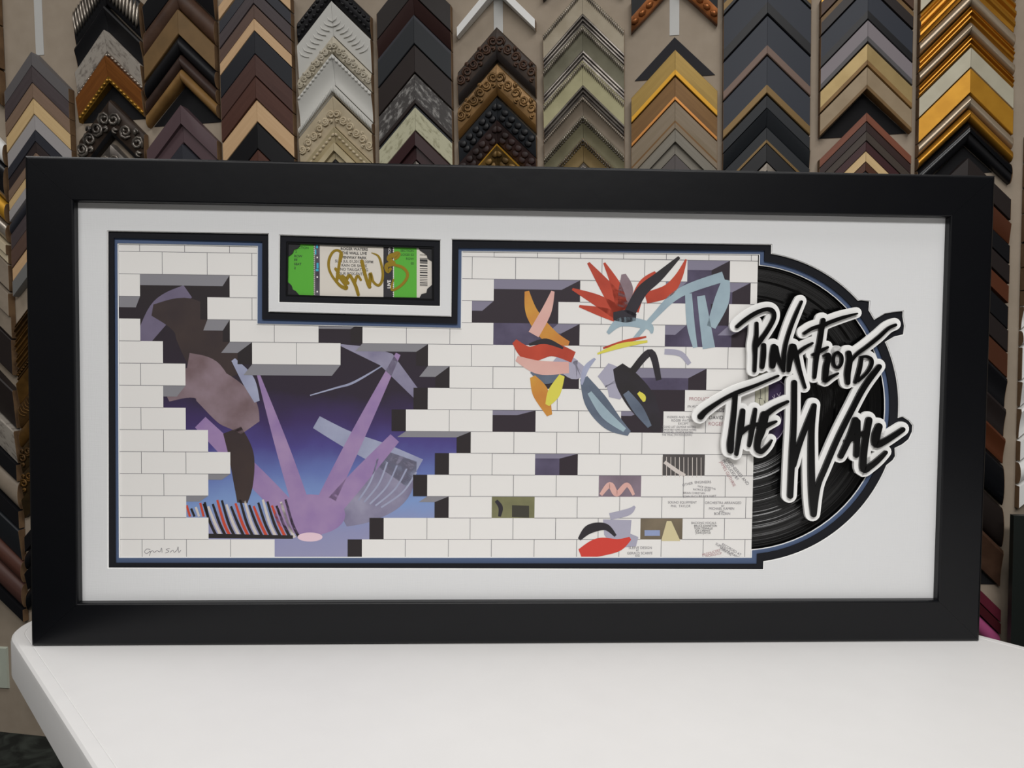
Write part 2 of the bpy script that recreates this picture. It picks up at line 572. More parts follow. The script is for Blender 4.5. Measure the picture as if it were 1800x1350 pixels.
def ty(x, t):                                 # photo row at fraction t of the ticket's height
    k = (x - 504.5) / 256.5
    return (427.5 + 8.5 * k) * (1 - t) + (519.5 + 4.0 * k) * t
def band(bm, x0, x1, mi, w=W_TICK + 0.00008, t0=0, t1=1):
    flat_poly(bm, [(x0, ty(x0, t0)), (x1, ty(x1, t0)), (x1, ty(x1, t1)), (x0, ty(x0, t1))], w, to, mi)
def one_band(name, M, *args):
    bm = bmesh.new()
    for q in args: band(bm, *q)
    from_bm(name, bm, M, ticket)
one_band('green_stub', tk_green, (506.5, 551.5, 0)); one_band('green_stub', tk_green, (692.5, 732.5, 0))
one_band('black_strip', tk_black, (674, 691.5, 0))
ww = W_TICK + 0.00016
bm = bmesh.new(); band(bm, 553.5, 562, 0)
for t0, t1, x0, x1 in ((0.0, 0.08, 555.5, 559), (0.1, 0.2, 553.5, 556), (0.36, 0.47, 556.5, 560), (0.48, 0.52, 555, 560)):
    band(bm, x0, x1, 1, ww, t0, t1)
for t in (0.24, 0.62, 0.9): band(bm, 556.5, 559, 2, ww, t, t + 0.03)
from_bm('foil_strip', bm, [tk_foil, teal, paper_white], ticket)
one_band('perforation', tk_black, *[(551.3, 553, 0, ww, k / 26 + .012, k / 26 + .03) for k in range(26)])
one_band('perforation', paper_white, *[(690.6, 692.4, 0, ww, k / 26 + .012, k / 26 + .03) for k in range(26)])
bm = bmesh.new()
yb = 455
for hgt, gap in ((1, 5), (1.2, 1), (4.2, 1), (2, 3), (2.6, 3), (1.2, 2), (1, 2), (2.2, 3), (2.2, 2), (1, 2), (1, 2), (1, 2), (1.6, 1.6), (1, 1), (1, 1)):
    flat_poly(bm, [(738, yb - 7.5), (751.5, yb - 7), (751.5, yb - 7 + hgt), (738, yb - 7.5 + hgt)], W_TICK + 0.0001, to)
    yb += hgt + gap
from_bm('barcode', bm, ink, ticket)
wt = W_TICK + 0.00014
tx = []
for s_, y, mi in (('ROGER WATERS', 440, 0), ('THE WALL LIVE', 447.2, 0), ('FENWAY PARK', 455, 0), ('SUN JUL 01,2012 7:30PM', 461.8, 1),
                  ('RAIN OR SHINE', 469, 1), ('NO TAILGATING', 476, 1), ('OUR BOX-ENTER A', 483.5, 1)):
    tx.append((text_mesh(s_, 622.5, y, 4.6, wt, to, -0.012, 'CENTER', 0.018, 0.98), mi))
join('event_text', tx, [ink, ink_soft], ticket)
tx = []
for s_, x, y, mi in (('SECTION', 519, 437, 1), ('2', 519, 444, 1), ('ROW', 517, 452, 0), ('EE', 517, 458.5, 0), ('SEAT', 517, 466, 0), ('2', 517, 473, 0)):
    tx.append((text_mesh(s_, x, y, 4, wt, to, -0.012, 'LEFT', 0.015), mi))
join('seat_text', tx, [ink, ink_green], ticket)
tx = []
for s_, x, y in (('SECTION', 727.5, 443), ('LOGE152', 727.5, 450), ('ROW', 727.5, 457), ('EE', 727.5, 465)):
    tx.append((text_mesh(s_, x, y, 4, wt, to, -0.012, 'RIGHT', 0.01), 0))
join('seat_text', tx, [ink_green], ticket)
join('strip_text', [(text_mesh('LIVE', 686.5, 507, 5.5, wt, to, math.pi / 2, 'LEFT', 0.03), 0), (text_mesh('NATION', 686.5, 456, 4, wt, to, math.pi / 2, 'LEFT', 0.0), 0)], [paper_white], ticket)
# the gold signature, traced stroke by stroke
def T2(l, sx=9.644, ox=480, oy=400): return [(ox + x / sx, oy + y / sx, w / sx * 1.25) for x, y, w in l]
def T3(l): return T2(l, 9.644, 620, 400)
sig = [T2([(1140, 560, 38), (1160, 440, 40), (1090, 385, 34), (1010, 420, 36), (950, 540, 38), (945, 680, 36), (990, 800, 34), (1060, 900, 36), (1140, 985, 44), (1230, 1030, 50), (1250, 1010, 40)]),
       T2([(1060, 700, 40), (1100, 760, 46), (1090, 850, 44), (1075, 920, 40)]), T2([(1150, 420, 36), (1130, 560, 38), (1110, 700, 40), (1085, 860, 42)]),
       T2([(1090, 780, 40), (1160, 880, 44), (1230, 970, 44)]), T2([(1150, 830, 44), (1210, 860, 40), (1270, 940, 44)]), T2([(1180, 820, 36), (1240, 870, 50), (1290, 810, 40), (1330, 850, 44), (1400, 990, 46), (1440, 1120, 44), (1445, 1140, 40)]),
       T2([(1385, 950, 36), (1405, 860, 40), (1440, 820, 36), (1485, 885, 34)]),
       T3([(155, 570, 48), (185, 700, 48), (225, 850, 46), (275, 990, 48), (290, 1005, 46)]), T3([(285, 1000, 36), (295, 880, 44), (300, 780, 44), (320, 830, 40), (350, 920, 36), (430, 980, 34), (490, 920, 38), (510, 780, 36), (480, 600, 34), (430, 480, 28), (320, 428, 10)]),
       T3([(650, 560, 60), (620, 530, 70), (640, 480, 60), (700, 470, 70), (740, 440, 60), (770, 430, 40), (790, 450, 36), (760, 500, 40), (720, 530, 36)]), T3([(690, 600, 60), (640, 620, 70), (580, 640, 60), (570, 700, 50), (600, 750, 40), (640, 700, 40)]),
       T3([(650, 620, 36), (740, 640, 38), (850, 680, 40), (925, 770, 40), (910, 870, 40), (820, 980, 36), (680, 1060, 34), (660, 1000, 26), (690, 880, 22)])]
bm = bmesh.new()
for i, st in enumerate(sig):
    ribbon(bm, st, W_TICK + 0.0001, W_TICK + 0.00024 + 0.00001 * i, to)
from_bm('signature', bm, gold_ink, ticket)

# ------------------------------------------------------------------ vinyl record
ro = (CU0, CV0 - 0.151, W_REC - 0.002)
record = empty('vinyl_record', fmat(*ro))
tag(record, 'black vinyl record half out of the brick-patterned sleeve, behind the raised lettering', 'record')
vinyl = mat('vinyl', '#030304', 0.2, spec=0.5)
bm = bmesh.new()
prof = [(0.0, 0.0), (0.1505, 0.0), (0.151, 0.001), (0.1503, 0.002), (0.147, 0.0019), (0.1465, 0.0018)]
rng = random.Random(3)
rr = 0.1455
gaps = (0.133, 0.117, 0.098, 0.080)
while rr > 0.062:                            # fine grooves, with a smooth band between the tracks
    if any(abs(rr - gp) < 0.0009 for gp in gaps):
        prof += [(rr, 0.0016)]
        rr -= 0.0019
        prof += [(rr, 0.0016)]
    st_ = rng.uniform(0.0005, 0.0008)
    prof += [(rr - st_ / 2, 0.0018 - st_ * rng.uniform(0.10, 0.24)), (rr - st_, 0.0018)]
    rr -= st_
prof += [(0.060, 0.0018), (0.0595, 0.0013), (0.052, 0.0013), (0.0515, 0.0020), (0.0036, 0.0020)]
seg = 128
rings = [[bm.verts.new((max(r_, 1e-4) * math.cos(2 * math.pi * k / seg), -h, max(r_, 1e-4) * math.sin(2 * math.pi * k / seg))) for k in range(seg)] for r_, h in prof]
for a, b_ in zip(rings, rings[1:]):
    for k in range(seg):
        bm.faces.new((a[k], a[(k + 1) % seg], b_[(k + 1) % seg], b_[k]))
bmesh.ops.recalc_face_normals(bm, faces=bm.faces)
from_bm("disc", bm, vinyl, record, 5).location = (0, 0, 0.151)
lab_p = mat('label_purple', '#37264c', 0.6); lab_c = mat('label_cream', '#cfcdb8', 0.6); lab_w = mat('label_white_ink', '#cbbfd2', 0.6)
bm = bmesh.new()
split = P(1350, 720, W_REC)[0] - CU0
lr = 0.0500
def label_half(x_from_right, mi):
    a0 = math.degrees(math.acos(split / lr))
    pts = arc_pts(0, 0.151, lr, -a0, a0, 40) if x_from_right else arc_pts(0, 0.151, lr, a0, 360 - a0, 60)
    f = bm.faces.new([bm.verts.new((p[0], -0.00215, p[1])) for p in pts])
    f.material_index = mi
    f.normal_update()
    if f.normal.y > 0: f.normal_flip()
label_half(True, 0); label_half(False, 1)
wl = W_REC + 0.0003
for st in ([(1372, 671), (1378, 676), (1381, 684), (1384, 690)], [(1358, 697), (1364, 705)], [(1361, 694), (1362, 708)], [(1366, 692), (1374, 703)], [(1372, 690), (1368, 702)], [(1376, 694), (1385, 699)],
           [(1354, 704), (1355, 716)], [(1358, 704), (1357, 716)], [(1372, 727), (1374, 738)], [(1368, 733), (1370, 740)], [(1364, 773), (1372, 765), (1379, 752)], [(1377, 762), (1382, 748)]):
    ribbon(bm, [(x, y, 0.9) for x, y in st], wl - 0.0001, wl, ro, mi=2)
for st in ([(1336, 683), (1337, 695), (1335, 706), (1337, 714)], [(1343, 704), (1345, 712), (1344, 717)], [(1333, 700), (1340, 701)], [(1345, 668), (1345, 719)], [(1327, 690), (1327, 712)]):
    ribbon(bm, [(x, y, 0.8) for x, y in st], wl - 0.0001, wl, ro, mi=3)
from_bm('paper_label', bm, [lab_p, lab_c, lab_w, ink], record)

# ------------------------------------------------------------------ raised lettering
W_T0, W_T1, W_T2 = W_BLACK + 0.0001, -0.0075, -0.0045
lo = (*P(1430, 800, W_T0), W_T0)
title = empty('title_lettering', fmat(*lo))
tag(title, 'raised black brush lettering on white backing reading PINK FLOYD THE WALL, over the record', 'lettering')
def cv(l, k, ox, oy): return [(ox + x / k, oy + y / k, w / k) for x, y, w in l]
c4 = lambda l: cv(l, 3.913, 1180, 420)
c5 = lambda l: cv(l, 3.913, 1180, 690)
c6 = lambda l: cv(l, 6.75, 1250, 500)
c7 = lambda l: cv(l, 6.75, 1420, 500)
c8 = lambda l: cv(l, 5.0, 1220, 660)
LET = {
 'P': [c6([(310, 500, 42), (400, 425, 50), (520, 345, 50), (640, 297, 48), (715, 302, 52), (750, 350, 52), (735, 430, 55), (660, 560, 55), (580, 670, 60), (525, 740, 60)]),
       c6([(543, 462, 44), (540, 600, 52), (525, 720, 62), (525, 850, 50), (518, 1025, 44)])],
 'I': [c6([(628, 722, 56), (622, 850, 66), (608, 978, 56)])],
 'N': [c6([(748, 740, 70), (740, 850, 90), (730, 965, 72)]), c6([(770, 750, 60), (800, 880, 52), (835, 970, 46), (866, 1028, 36)]),
       c6([(1075, 205, 34), (1010, 350, 46), (940, 530, 48), (885, 720, 50), (862, 900, 54), (862, 1025, 40)])],
 'K': [c6([(965, 735, 70), (945, 850, 74), (922, 1020, 48)]), c6([(1205, 697, 28), (1110, 750, 40), (1040, 803, 44), (985, 840, 40)]),
       c6([(985, 735, 60), (1012, 850, 64), (1055, 1020, 48), (1118, 1222, 36)])],
 'F': [c7([(185, 425, 58), (162, 560, 62), (140, 700, 64), (108, 850, 62), (82, 1100, 44)]),
       c7([(588, 345, 22), (420, 392, 42), (260, 450, 46), (190, 482, 50), (60, 520, 42), (-40, 580, 36)]), c7([(240, 745, 28), (150, 790, 46), (62, 835, 32)])],
 'L': [c7([(190, 848, 22), (250, 835, 50), (225, 960, 74), (210, 1090, 70), (212, 1140, 56), (285, 1095, 40), (362, 1055, 24)])],
 'O': [c7([(358, 806, 36), (402, 850, 40), (402, 930, 40), (365, 985, 34), (318, 965, 40), (303, 895, 42), (320, 830, 38), (358, 806, 36)])],
 'Y': [c7([(488, 815, 66), (498, 900, 74), (475, 1050, 74), (478, 1165, 58)]), c7([(1045, 480, 36), (960, 520, 40), (850, 620, 46), (700, 740, 46), (590, 820, 42), (520, 905, 38)])],
 'D': [c7([(640, 870, 44), (622, 980, 52), (592, 1090, 50), (567, 1160, 40)]), c7([(632, 862, 28), (700, 855, 34), (758, 890, 40), (755, 960, 46), (700, 1050, 40), (600, 1145, 34)])],
 'T': [c8([(60, 362, 56), (110, 310, 46), (250, 215, 34), (380, 150, 38), (550, 85, 28), (742, 3, 20)]), c8([(365, 175, 44), (350, 350, 48), (332, 500, 52), (322, 600, 62), (322, 662, 54)])],
 'H': [c8([(430, 312, 46), (415, 430, 58), (395, 560, 44), (375, 692, 34)]), c8([(540, 300, 34), (520, 420, 46), (498, 560, 40), (486, 618, 30)]), c8([(400, 522, 40), (470, 462, 40), (570, 425, 30)])],
 'E': [c8([(622, 350, 76), (592, 480, 78), (562, 580, 58), (560, 645, 54), (595, 668, 44), (650, 620, 34), (686, 570, 16)]), c8([(826, 230, 26), (720, 282, 40), (630, 345, 54)]), c8([(725, 405, 20), (670, 427, 34), (600, 462, 46)])],
 'W': [c5([(848, -68, 38), (845, 200, 40), (832, 450, 42), (820, 712, 40)]), c5([(985, 90, 34), (930, 230, 38), (882, 360, 38), (843, 500, 36)]),
       c5([(985, 90, 34), (968, 250, 40), (965, 450, 46), (970, 700, 46), (980, 840, 38)]),
       c5([(985, 840, 32), (1010, 650, 36), (1060, 520, 38), (1150, 310, 38), (1250, 110, 38), (1330, -40, 40), (1432, -178, 36)])],
 'A': [c5([(1270, 190, 44), (1232, 300, 44), (1168, 438, 38)]), c5([(1285, 200, 36), (1282, 310, 40), (1275, 432, 36)]), c5([(1205, 338, 34), (1270, 305, 30), (1345, 265, 26)])],
 'l': [c5([(1362, 190, 46), (1342, 300, 46), (1325, 430, 46), (1325, 528, 48), (1375, 505, 40), (1430, 460, 36), (1478, 412, 26)])],
 'm': [c5([(1430, 235, 50), (1410, 300, 58), (1412, 358, 48), (1480, 330, 42), (1595, 255, 34)])],
}
title_white = mat('title_white', '#f3f3f1', 0.35); title_black = mat('title_black', '#040405', 0.3, spec=0.35)
bm = bmesh.new()
k = 0
for ch in LET.values():
    for st in ch:
        ribbon(bm, st, W_T0, W_T1 + 0.00002 * (k % 5), lo, 8.2, (-2.2, -1.4), cap=7)
        k += 1
bmesh.ops.recalc_face_normals(bm, faces=bm.faces)
from_bm('white_backing', bm, title_white, title)
for ch in LET.values():
    bm = bmesh.new()
    for i, st in enumerate(ch):
        ribbon(bm, st, W_T1, W_T2 + 0.00002 * i, lo, 0.0, cap=6)
    bmesh.ops.recalc_face_normals(bm, faces=bm.faces)
    from_bm('letter', bm, title_black, title)
# ------------------------------------------------------------------ printed sleeve: plain brick pattern with abstract colour
co = (*P(770, 980, W_ART), W_ART)
sleeve = empty('record_sleeve', fmat(*co))
tag(sleeve, 'open record sleeve printed with white bricks, dusk-violet gaps and abstract colour patches, inside the frame', 'record sleeve')
paper = mat('sleeve_white', '#e6e4e1', 0.55)
uR = P(1326.5, 715, W_ART)[0]
vb, vt = P(770, 985, W_ART)[1] - 0.004, P(770, 432, W_ART)[1] + 0.004
bm = bmesh.new()
box(bm, uR - 0.652 - co[0], uR - co[0], 0.0, 0.0025, vb - co[1], vt - co[1])
from_bm('sheet', bm, paper, sleeve)
V1 = P(210, 441.6, W_ART)[1]
VR = (V1 - P(210, 948, W_ART)[1]) / 13
U0 = P(245.5, 434, W_ART)[0]
UH = (P(1320.6, 452, W_ART)[0] - U0) / 28
def gu(j): return max(uR - 0.6515, min(uR, U0 + j * UH))
def gv(r): return max(vb + .0003, min(vt - .0003, V1 - (r - 1) * VR))      # top line of course r
LV = 0
PM, PI = [], {}
def ink_id(name, hexc, pat='p', hex2=None, rough=0.55):
    if name not in PI:
        PI[name] = len(PM)
        PM.append(mat('print_' + name, hexc, rough, 0, pat, 1.0, hex2))
    return PI[name]
bmP = bmesh.new()
def uvpoly(pts, lev, mi):
    vs_ = [bmP.verts.new((u - co[0], -0.000014 * lev, v - co[1])) for u, v in pts]
    f = bmP.faces.new(vs_)
    f.material_index = mi
    f.normal_update()
    if f.normal.y > 0: f.normal_flip()
def cell(r, j0, j1, lev, mi, a0=0, a1=1, b0=0, b1=1):
    ua, ub, va, vb_ = gu(j0), gu(j1), gv(r), gv(r + 1)
    du, dv = ub - ua, vb_ - va
    uvpoly([(ua + du * a0, va + dv * b0), (ua + du * a1, va + dv * b0), (ua + du * a1, va + dv * b1), (ua + du * a0, va + dv * b1)], lev, mi)
big = {2: (0, 4), 3: (-1, 3), 4: (0, 4), 5: (1, 5), 6: (2, 14), 7: (1, 13), 8: (2, 12), 9: (3, 15), 10: (4, 14), 11: (3, 13), 12: (2, 14), 13: (3, 11), 14: (6, 10)}
extra = [(4, 8, 10), (5, 9, 13)]
small = [(2, 16, 20), (3, 15, 19), (4, 16, 20), (6, 18, 20), (1, 25, 27), (2, 24, 28), (3, 25, 27), (4, 24, 28), (6, 22, 26), (7, 23, 25), (8, 22, 24),
         (8, 16, 18), (10, 18, 20)]
tinted = [(10, 24, 26, 'slot_grey', '#55504f'), (11, 21, 23, 'slot_mauve', '#8c7c8a'), (12, 16, 18, 'slot_olive', '#8b8a62'), (13, 23, 25, 'slot_tan', '#7d705c')]
openc = set()
for r, (a, b_) in big.items():
    openc.update((r, j) for j in range(a, b_))
for r, a, b_ in extra + small:
    openc.update((r, j) for j in range(a, b_))
for r, a, b_, n_, h_ in tinted:
    openc.update((r, j) for j in range(a, b_))
grout = ink_id('grout', '#77767a')
gw = 0.00055
face = ink_id('brick_face', '#e6e4e1')
for r in range(0, 15):
    for j in range(-2, 29):
        if (r, j) in openc: continue
        ua, ub = gu(j), gu(j + 1)
        if ub - ua < 1e-5: continue
        if j < 16: uvpoly([(ua, gv(r)), (ub, gv(r)), (ub, gv(r + 1)), (ua, gv(r + 1))], 10, face)
        if r < 14: uvpoly([(ua, gv(r + 1) + gw / 2), (ub, gv(r + 1) + gw / 2), (ub, gv(r + 1) - gw / 2), (ua, gv(r + 1) - gw / 2)], 11, grout)
        if (j - r) % 2 == 0 and (r, j - 1) not in openc and gu(j) > uR - 0.651:
            uvpoly([(ua - gw / 2, gv(r)), (ua + gw / 2, gv(r)), (ua + gw / 2, gv(r + 1)), (ua - gw / 2, gv(r + 1))], 11, grout)
# the large opening: printed dusk, from near-black down to pale blue
dusk = bpy.data.materials.new('print_dusk'); dusk.use_nodes = True
nt = dusk.node_tree; N, Lk = nt.nodes.new, nt.links.new
tc = N('ShaderNodeTexCoord'); sp = N('ShaderNodeSeparateXYZ'); nz = N('ShaderNodeTexNoise'); nz.inputs['Scale'].default_value = 22; nz.inputs['Detail'].default_value = 5
mr = N('ShaderNodeMapRange'); rp = N('ShaderNodeValToRGB'); ad = N('ShaderNodeMath'); ad.operation = 'MULTIPLY_ADD'; ad.inputs[1].default_value = 0.035
mr.inputs['From Min'].default_value = 0.0; mr.inputs['From Max'].default_value = 0.29
Lk(tc.outputs['Object'], sp.inputs[0]); Lk(tc.outputs['Object'], nz.inputs['Vector']); Lk(nz.outputs['Fac'], ad.inputs[0]); Lk(sp.outputs['Z'], ad.inputs[2])
Lk(ad.outputs[0], mr.inputs['Value']); Lk(mr.outputs[0], rp.inputs[0]); Lk(rp.outputs[0], nt.nodes['Principled BSDF'].inputs['Base Color'])
el = rp.color_ramp.elements
for p_, h_ in ((0.0, '#9896b4'), (0.16, '#8d8fb4'), (0.26, '#7b95c6'), (0.36, '#6272ae'), (0.46, '#4a4284'), (0.54, '#3c2c5e'), (0.64, '#2a2030'), (1.0, '#231b1e')):
    e_ = el.new(p_) if p_ not in (0.0, 1.0) else el[0 if p_ == 0 else -1]
    e_.color = (*lin(h_), 1)
nt.nodes['Principled BSDF'].inputs['Roughness'].default_value = 0.55
PI['dusk'] = len(PM); PM.append(dusk)
dk = PI['dusk']; side = ink_id('brick_side', '#231c1f'); under = ink_id('brick_under', '#86858b')
violet = ink_id('violet', '#5d5670', 'n', '#3a3248'); deep = ink_id('deep', '#2a2029'); undv = ink_id('violet_grey', '#817d90')
for r, (a, b_) in big.items(): cell(r, a, b_, 2, dk)
for r, a, b_ in extra: cell(r, a, b_, 2, dk)
for r, a, b_ in small: cell(r, a, b_, 2, violet if (a + r) % 3 else deep)
for r, a, b_, n_, h_ in tinted: cell(r, a, b_, 2, ink_id(n_, h_, 'n'))
# depth of the bricks: undersides and right-hand sides seen in the gaps
def lean(r, j0, j1, deep_v, deep_u, lev, m_u, m_s):
    j = j0
    while j < j1:
        if (r - 1, j) not in openc:
            k = j
            while k < j1 and (r - 1, k) not in openc: k += 1
            ua, ub, v = gu(j), gu(k), gv(r)
            uvpoly([(ua, v), (ub, v), (ub - (deep_u if k == j1 else deep_u * .6), v - deep_v), (ua - (0 if j == j0 else deep_u * .6), v - deep_v)], lev, m_u)
            j = k
        j += 1
    ub, v, v2 = gu(j1), gv(r), gv(r + 1)
    closed = (r - 1, j1 - 1) not in openc
    uvpoly([(ub, v), (ub, v2), (ub - deep_u, v2), (ub - deep_u, v - (deep_v if closed else -0.0))], lev, m_s)
for r, (a, b_) in big.items(): lean(r, a, b_, 0.011 if r < 9 else 0.006, 0.007 if r < 5 else 0.0145, 9, under, side)
for r, a, b_ in extra: lean(r, a, b_, 0.008, 0.012, 9, under, side)
for r, a, b_ in small: lean(r, a, b_, 0.010 if r < 7 else 0.005, 0.019, 5, undv, deep)
# abstract colour inside the large opening
def ell(cx, cy, rx, ry, rot=0, n=28):
    a = R(rot)
    return [(cx + rx * math.cos(t) * math.cos(a) - ry * math.sin(t) * math.sin(a), cy + rx * math.cos(t) * math.sin(a) + ry * math.sin(t) * math.cos(a))
            for t in [2 * math.pi * k / n for k in range(n)]]
def pp(pts, lev, mi): uvpoly([P(x, y, W_ART) for x, y in pts], lev + LV, mi)
def stroke(pts, lev, mi, n=8):
    pts = spline(pts, n)
    A, B = [], []
    for i, (x, y, wd) in enumerate(pts):
        a, b_ = pts[max(i - 1, 0)], pts[min(i + 1, len(pts) - 1)]
        l = math.hypot(b_[0] - a[0], b_[1] - a[1]) or 1
        tx, ty_ = (b_[0] - a[0]) / l, (b_[1] - a[1]) / l
        A.append((x - ty_ * wd / 2, y + tx * wd / 2)); B.append((x + ty_ * wd / 2, y - tx * wd / 2))
    for i in range(len(pts) - 1):
        pp([A[i], A[i + 1], B[i + 1], B[i]], lev, mi)
brown = ink_id('brown', '#3f322f', 'n', '#33282a'); mauve = ink_id('mauve', '#93808a', 'n', '#6b5658'); lil = ink_id('lilac_grey', '#756d85', 'n', '#655c74')
beam = ink_id('beam', '#8a6fa4', 'n', '#a48ab0'); pale = ink_id('pale_blue', '#a9aec6', 'n', '#8c90ac'); greyv = ink_id('grey_violet', '#6d6785', 'n', '#9a97ad')
stroke([(250, 600, 26), (286, 545, 44), (330, 512, 26)], 3, lil)
stroke([(268, 545, 20), (330, 560, 74), (372, 620, 92), (392, 668, 60)], 4, brown)
stroke([(292, 694, 26), (350, 672, 62), (412, 716, 78), (440, 752, 40)], 5, mauve)
stroke([(330, 640, 40), (372, 650, 34), (410, 690, 12)], 6, mauve)
stroke([(408, 756, 34), (424, 800, 44), (428, 850, 34), (426, 884, 18)], 5, brown)
stroke([(410, 632, 8), (436, 668, 22), (452, 706, 10)], 6, pale)
stroke([(556, 742, 24), (610, 772, 30), (672, 800, 42), (730, 832, 56)], 3, pale)
stroke([(700, 800, 70), (680, 850, 90), (640, 885, 70), (600, 908, 40)], 3, greyv)
for k in range(5):
    stroke([(664 + 17 * k, 806 + 6 * k, 3), (652 + 14 * k, 845 + 5 * k, 3), (630 + 10 * k, 880 + 3 * k, 3)], 4, pale)
for x0, y0, w0 in ((453, 655, 5), (700, 622, 9), (694, 770, 20), (352, 742, 26)):
    stroke([(545, 938, 34), ((545 + x0) / 2, (935 + y0) / 2, 22 + w0 / 2), (x0, y0, w0)], 4, beam)
pp(ell(545, 905, 62, 36), 5, beam); pp(ell(545, 944, 22, 8), 6, ink_id('glow_pink', '#e3c6d2'))
pp([(590, 604), (652, 610), (690, 622), (740, 690), (736, 708), (668, 642)], 4, greyv)
stroke([(545, 695, 2), (590, 682, 3), (622, 672, 4), (672, 643, 2)], 5, pale); 
red_i = ink_id('red_bar', '#c3482f'); blk_i = ink_id('black_bar', '#241f21'); crm_i = ink_id('cream_bar', '#cfc6c0')
for k in range(24):
    x = 328 + 8 * k
    y0 = 884 + 6 * math.sin(k * 1.3)
    if x < 366:
        stroke([(x, y0 + 4, 4), (x + 6, 908, 4)], 5, (red_i, blk_i, crm_i)[k % 3])
    else:
        stroke([(x - 10, y0, 4), (x + 2, 920, 5), (x + 14, 945, 5)], 5, (red_i, blk_i, crm_i, blk_i)[k % 4])
pp([(363, 938), (515, 941), (515, 947), (363, 946)], 6, blk_i)
# loose patches of colour over the right half
org = ink_id('orange_red', '#c54a31', 'n', '#a83a26'); pink = ink_id('pink', '#dcb3a8', 'n', '#d5a29a'); ochre = ink_id('ochre', '#cf9a3e', 'n', '#c27a34')
sky = ink_id('pale_teal', '#a3bac2', 'n', '#8ea0ae'); stl = ink_id('steel_blue', '#6a7688', 'n', '#4b5566'); shadow = ink_id('lavender', '#a6a4b6'); blkp = ink_id('soft_black', '#211d1f', 'n', '#2b2630')
LV = 9
yel = ink_id('yellow', '#d8cf52'); red = ink_id('poster_red', '#cc3d31')
for st in ([(1096, 548, 34), (1068, 508, 24), (1034, 462, 5)], [(1090, 552, 26), (1050, 528, 20), (1006, 508, 4)], [(1094, 545, 22), (1084, 505, 18), (1062, 462, 4)],
           [(1088, 558, 20), (1056, 548, 16), (1018, 538, 4)], [(1135, 524, 20), (1172, 512, 22), (1192, 488, 14), (1206, 456, 3)], [(1112, 546, 22), (1130, 500, 16), (1152, 478, 4)]):
    stroke(st, 6, org)
for st in ([(1106, 552, 20), (1128, 512, 20), (1158, 486, 16), (1194, 452, 5)], [(1078, 556, 14), (1100, 556, 22), (1118, 558, 12)]): stroke(st, 7, blkp)
stroke([(1092, 540, 14), (1100, 510, 26), (1096, 482, 8)], 6, mauve)
stroke([(1112, 600, 7), (1150, 556, 10), (1196, 514, 16), (1272, 486, 18)], 6, sky); stroke([(1276, 492, 14), (1268, 530, 26), (1250, 575, 16)], 7, sky); stroke([(1210, 516, 12), (1214, 570, 14), (1222, 611, 8)], 7, sky); stroke([(1232, 520, 14), (1238, 560, 18), (1246, 612, 22)], 7, sky)
stroke([(1068, 586, 6), (1092, 566, 16), (1138, 572, 14), (1146, 586, 4)], 7, sky)
stroke([(1050, 622, 3), (1090, 608, 9), (1138, 600, 4)], 8, yel); stroke([(1060, 612, 3), (1100, 600, 6), (1136, 592, 3)], 7, org)
stroke([(980, 626, 30), (1010, 650, 34), (1022, 640, 18)], 5, shadow)
stroke([(926, 512, 8), (936, 552, 22), (966, 590, 26), (1000, 604, 8)], 6, ochre); stroke([(972, 512, 6), (960, 548, 18), (938, 588, 20)], 7, pink)
stroke([(904, 600, 10), (930, 622, 26), (970, 614, 24), (1008, 628, 20)], 7, org); stroke([(908, 630, 10), (948, 646, 24), (1000, 646, 20)], 8, pink); stroke([(930, 606, 4), (960, 600, 10), (990, 612, 4)], 8, blkp)
stroke([(936, 662, 10), (950, 690, 28), (966, 730, 10)], 7, ochre); stroke([(988, 660, 10), (974, 690, 22), (962, 712, 8)], 8, yel); stroke([(934, 652, 8), (960, 664, 22), (990, 656, 8)], 6, stl)
stroke([(1060, 650, 30), (1084, 672, 44), (1080, 700, 20)], 5, shadow); stroke([(1168, 618, 10), (1196, 622, 10), (1212, 640, 8)], 5, shadow)
stroke([(1026, 664, 14), (1046, 704, 38), (1074, 740, 34), (1106, 762, 10)], 6, stl); stroke([(1036, 690, 8), (1064, 728, 16), (1098, 756, 8)], 7, sky); stroke([(1022, 676, 4), (1030, 648, 10), (1046, 630, 4)], 7, pale)
stroke([(1086, 644, 20), (1104, 672, 44), (1132, 712, 48), (1156, 756, 14)], 7, blkp); stroke([(1100, 690, 12), (1122, 720, 18), (1142, 750, 8)], 8, stl); stroke([(1112, 652, 12), (1144, 620, 13), (1158, 668, 10)], 8, blkp)
stroke([(1122, 690, 6), (1130, 698, 10), (1132, 706, 4)], 9, yel)
stroke([(1056, 870, 6), (1072, 852, 10), (1084, 868, 10), (1102, 852, 8), (1114, 870, 5)], 7, pink)
pp([(1060, 913), (1110, 914), (1108, 938), (1122, 944), (1118, 960), (1080, 964), (1062, 940)], 5, shadow); stroke([(1072, 908, 12), (1104, 900, 12), (1116, 890, 4)], 5, shadow)
stroke([(1020, 974, 18), (1052, 962, 32), (1086, 958, 22), (1108, 946, 6)], 7, red); stroke([(1018, 948, 6), (1036, 930, 16), (1064, 926, 12), (1082, 942, 5)], 8, blkp)
LV = 0
for k in range(10):
    stroke([(1164 + 7.6 * k, 803 + .15 * k, 1.1), (1164 + 7.6 * k, 838 + .15 * k, 1.1)], 5, crm_i)
stroke([(1168, 812, 6), (1190, 828, 7), (1204, 836, 6)], 4, crm_i)
pp([(1172, 916), (1180, 916), (1196, 951), (1162, 951)], 4, ink_id('lamp_cream', '#cfc39a')); pp([(1133, 932), (1160, 932), (1160, 942), (1133, 942)], 4, ink_id('slot_blue', '#8e9bc0'))
pp([(900, 888), (930, 889), (930, 910), (900, 909)], 4, ink_id('slot_dark', '#3a382e')); stroke([(872, 880, 6), (880, 892, 8), (878, 908, 5)], 4, blkp)
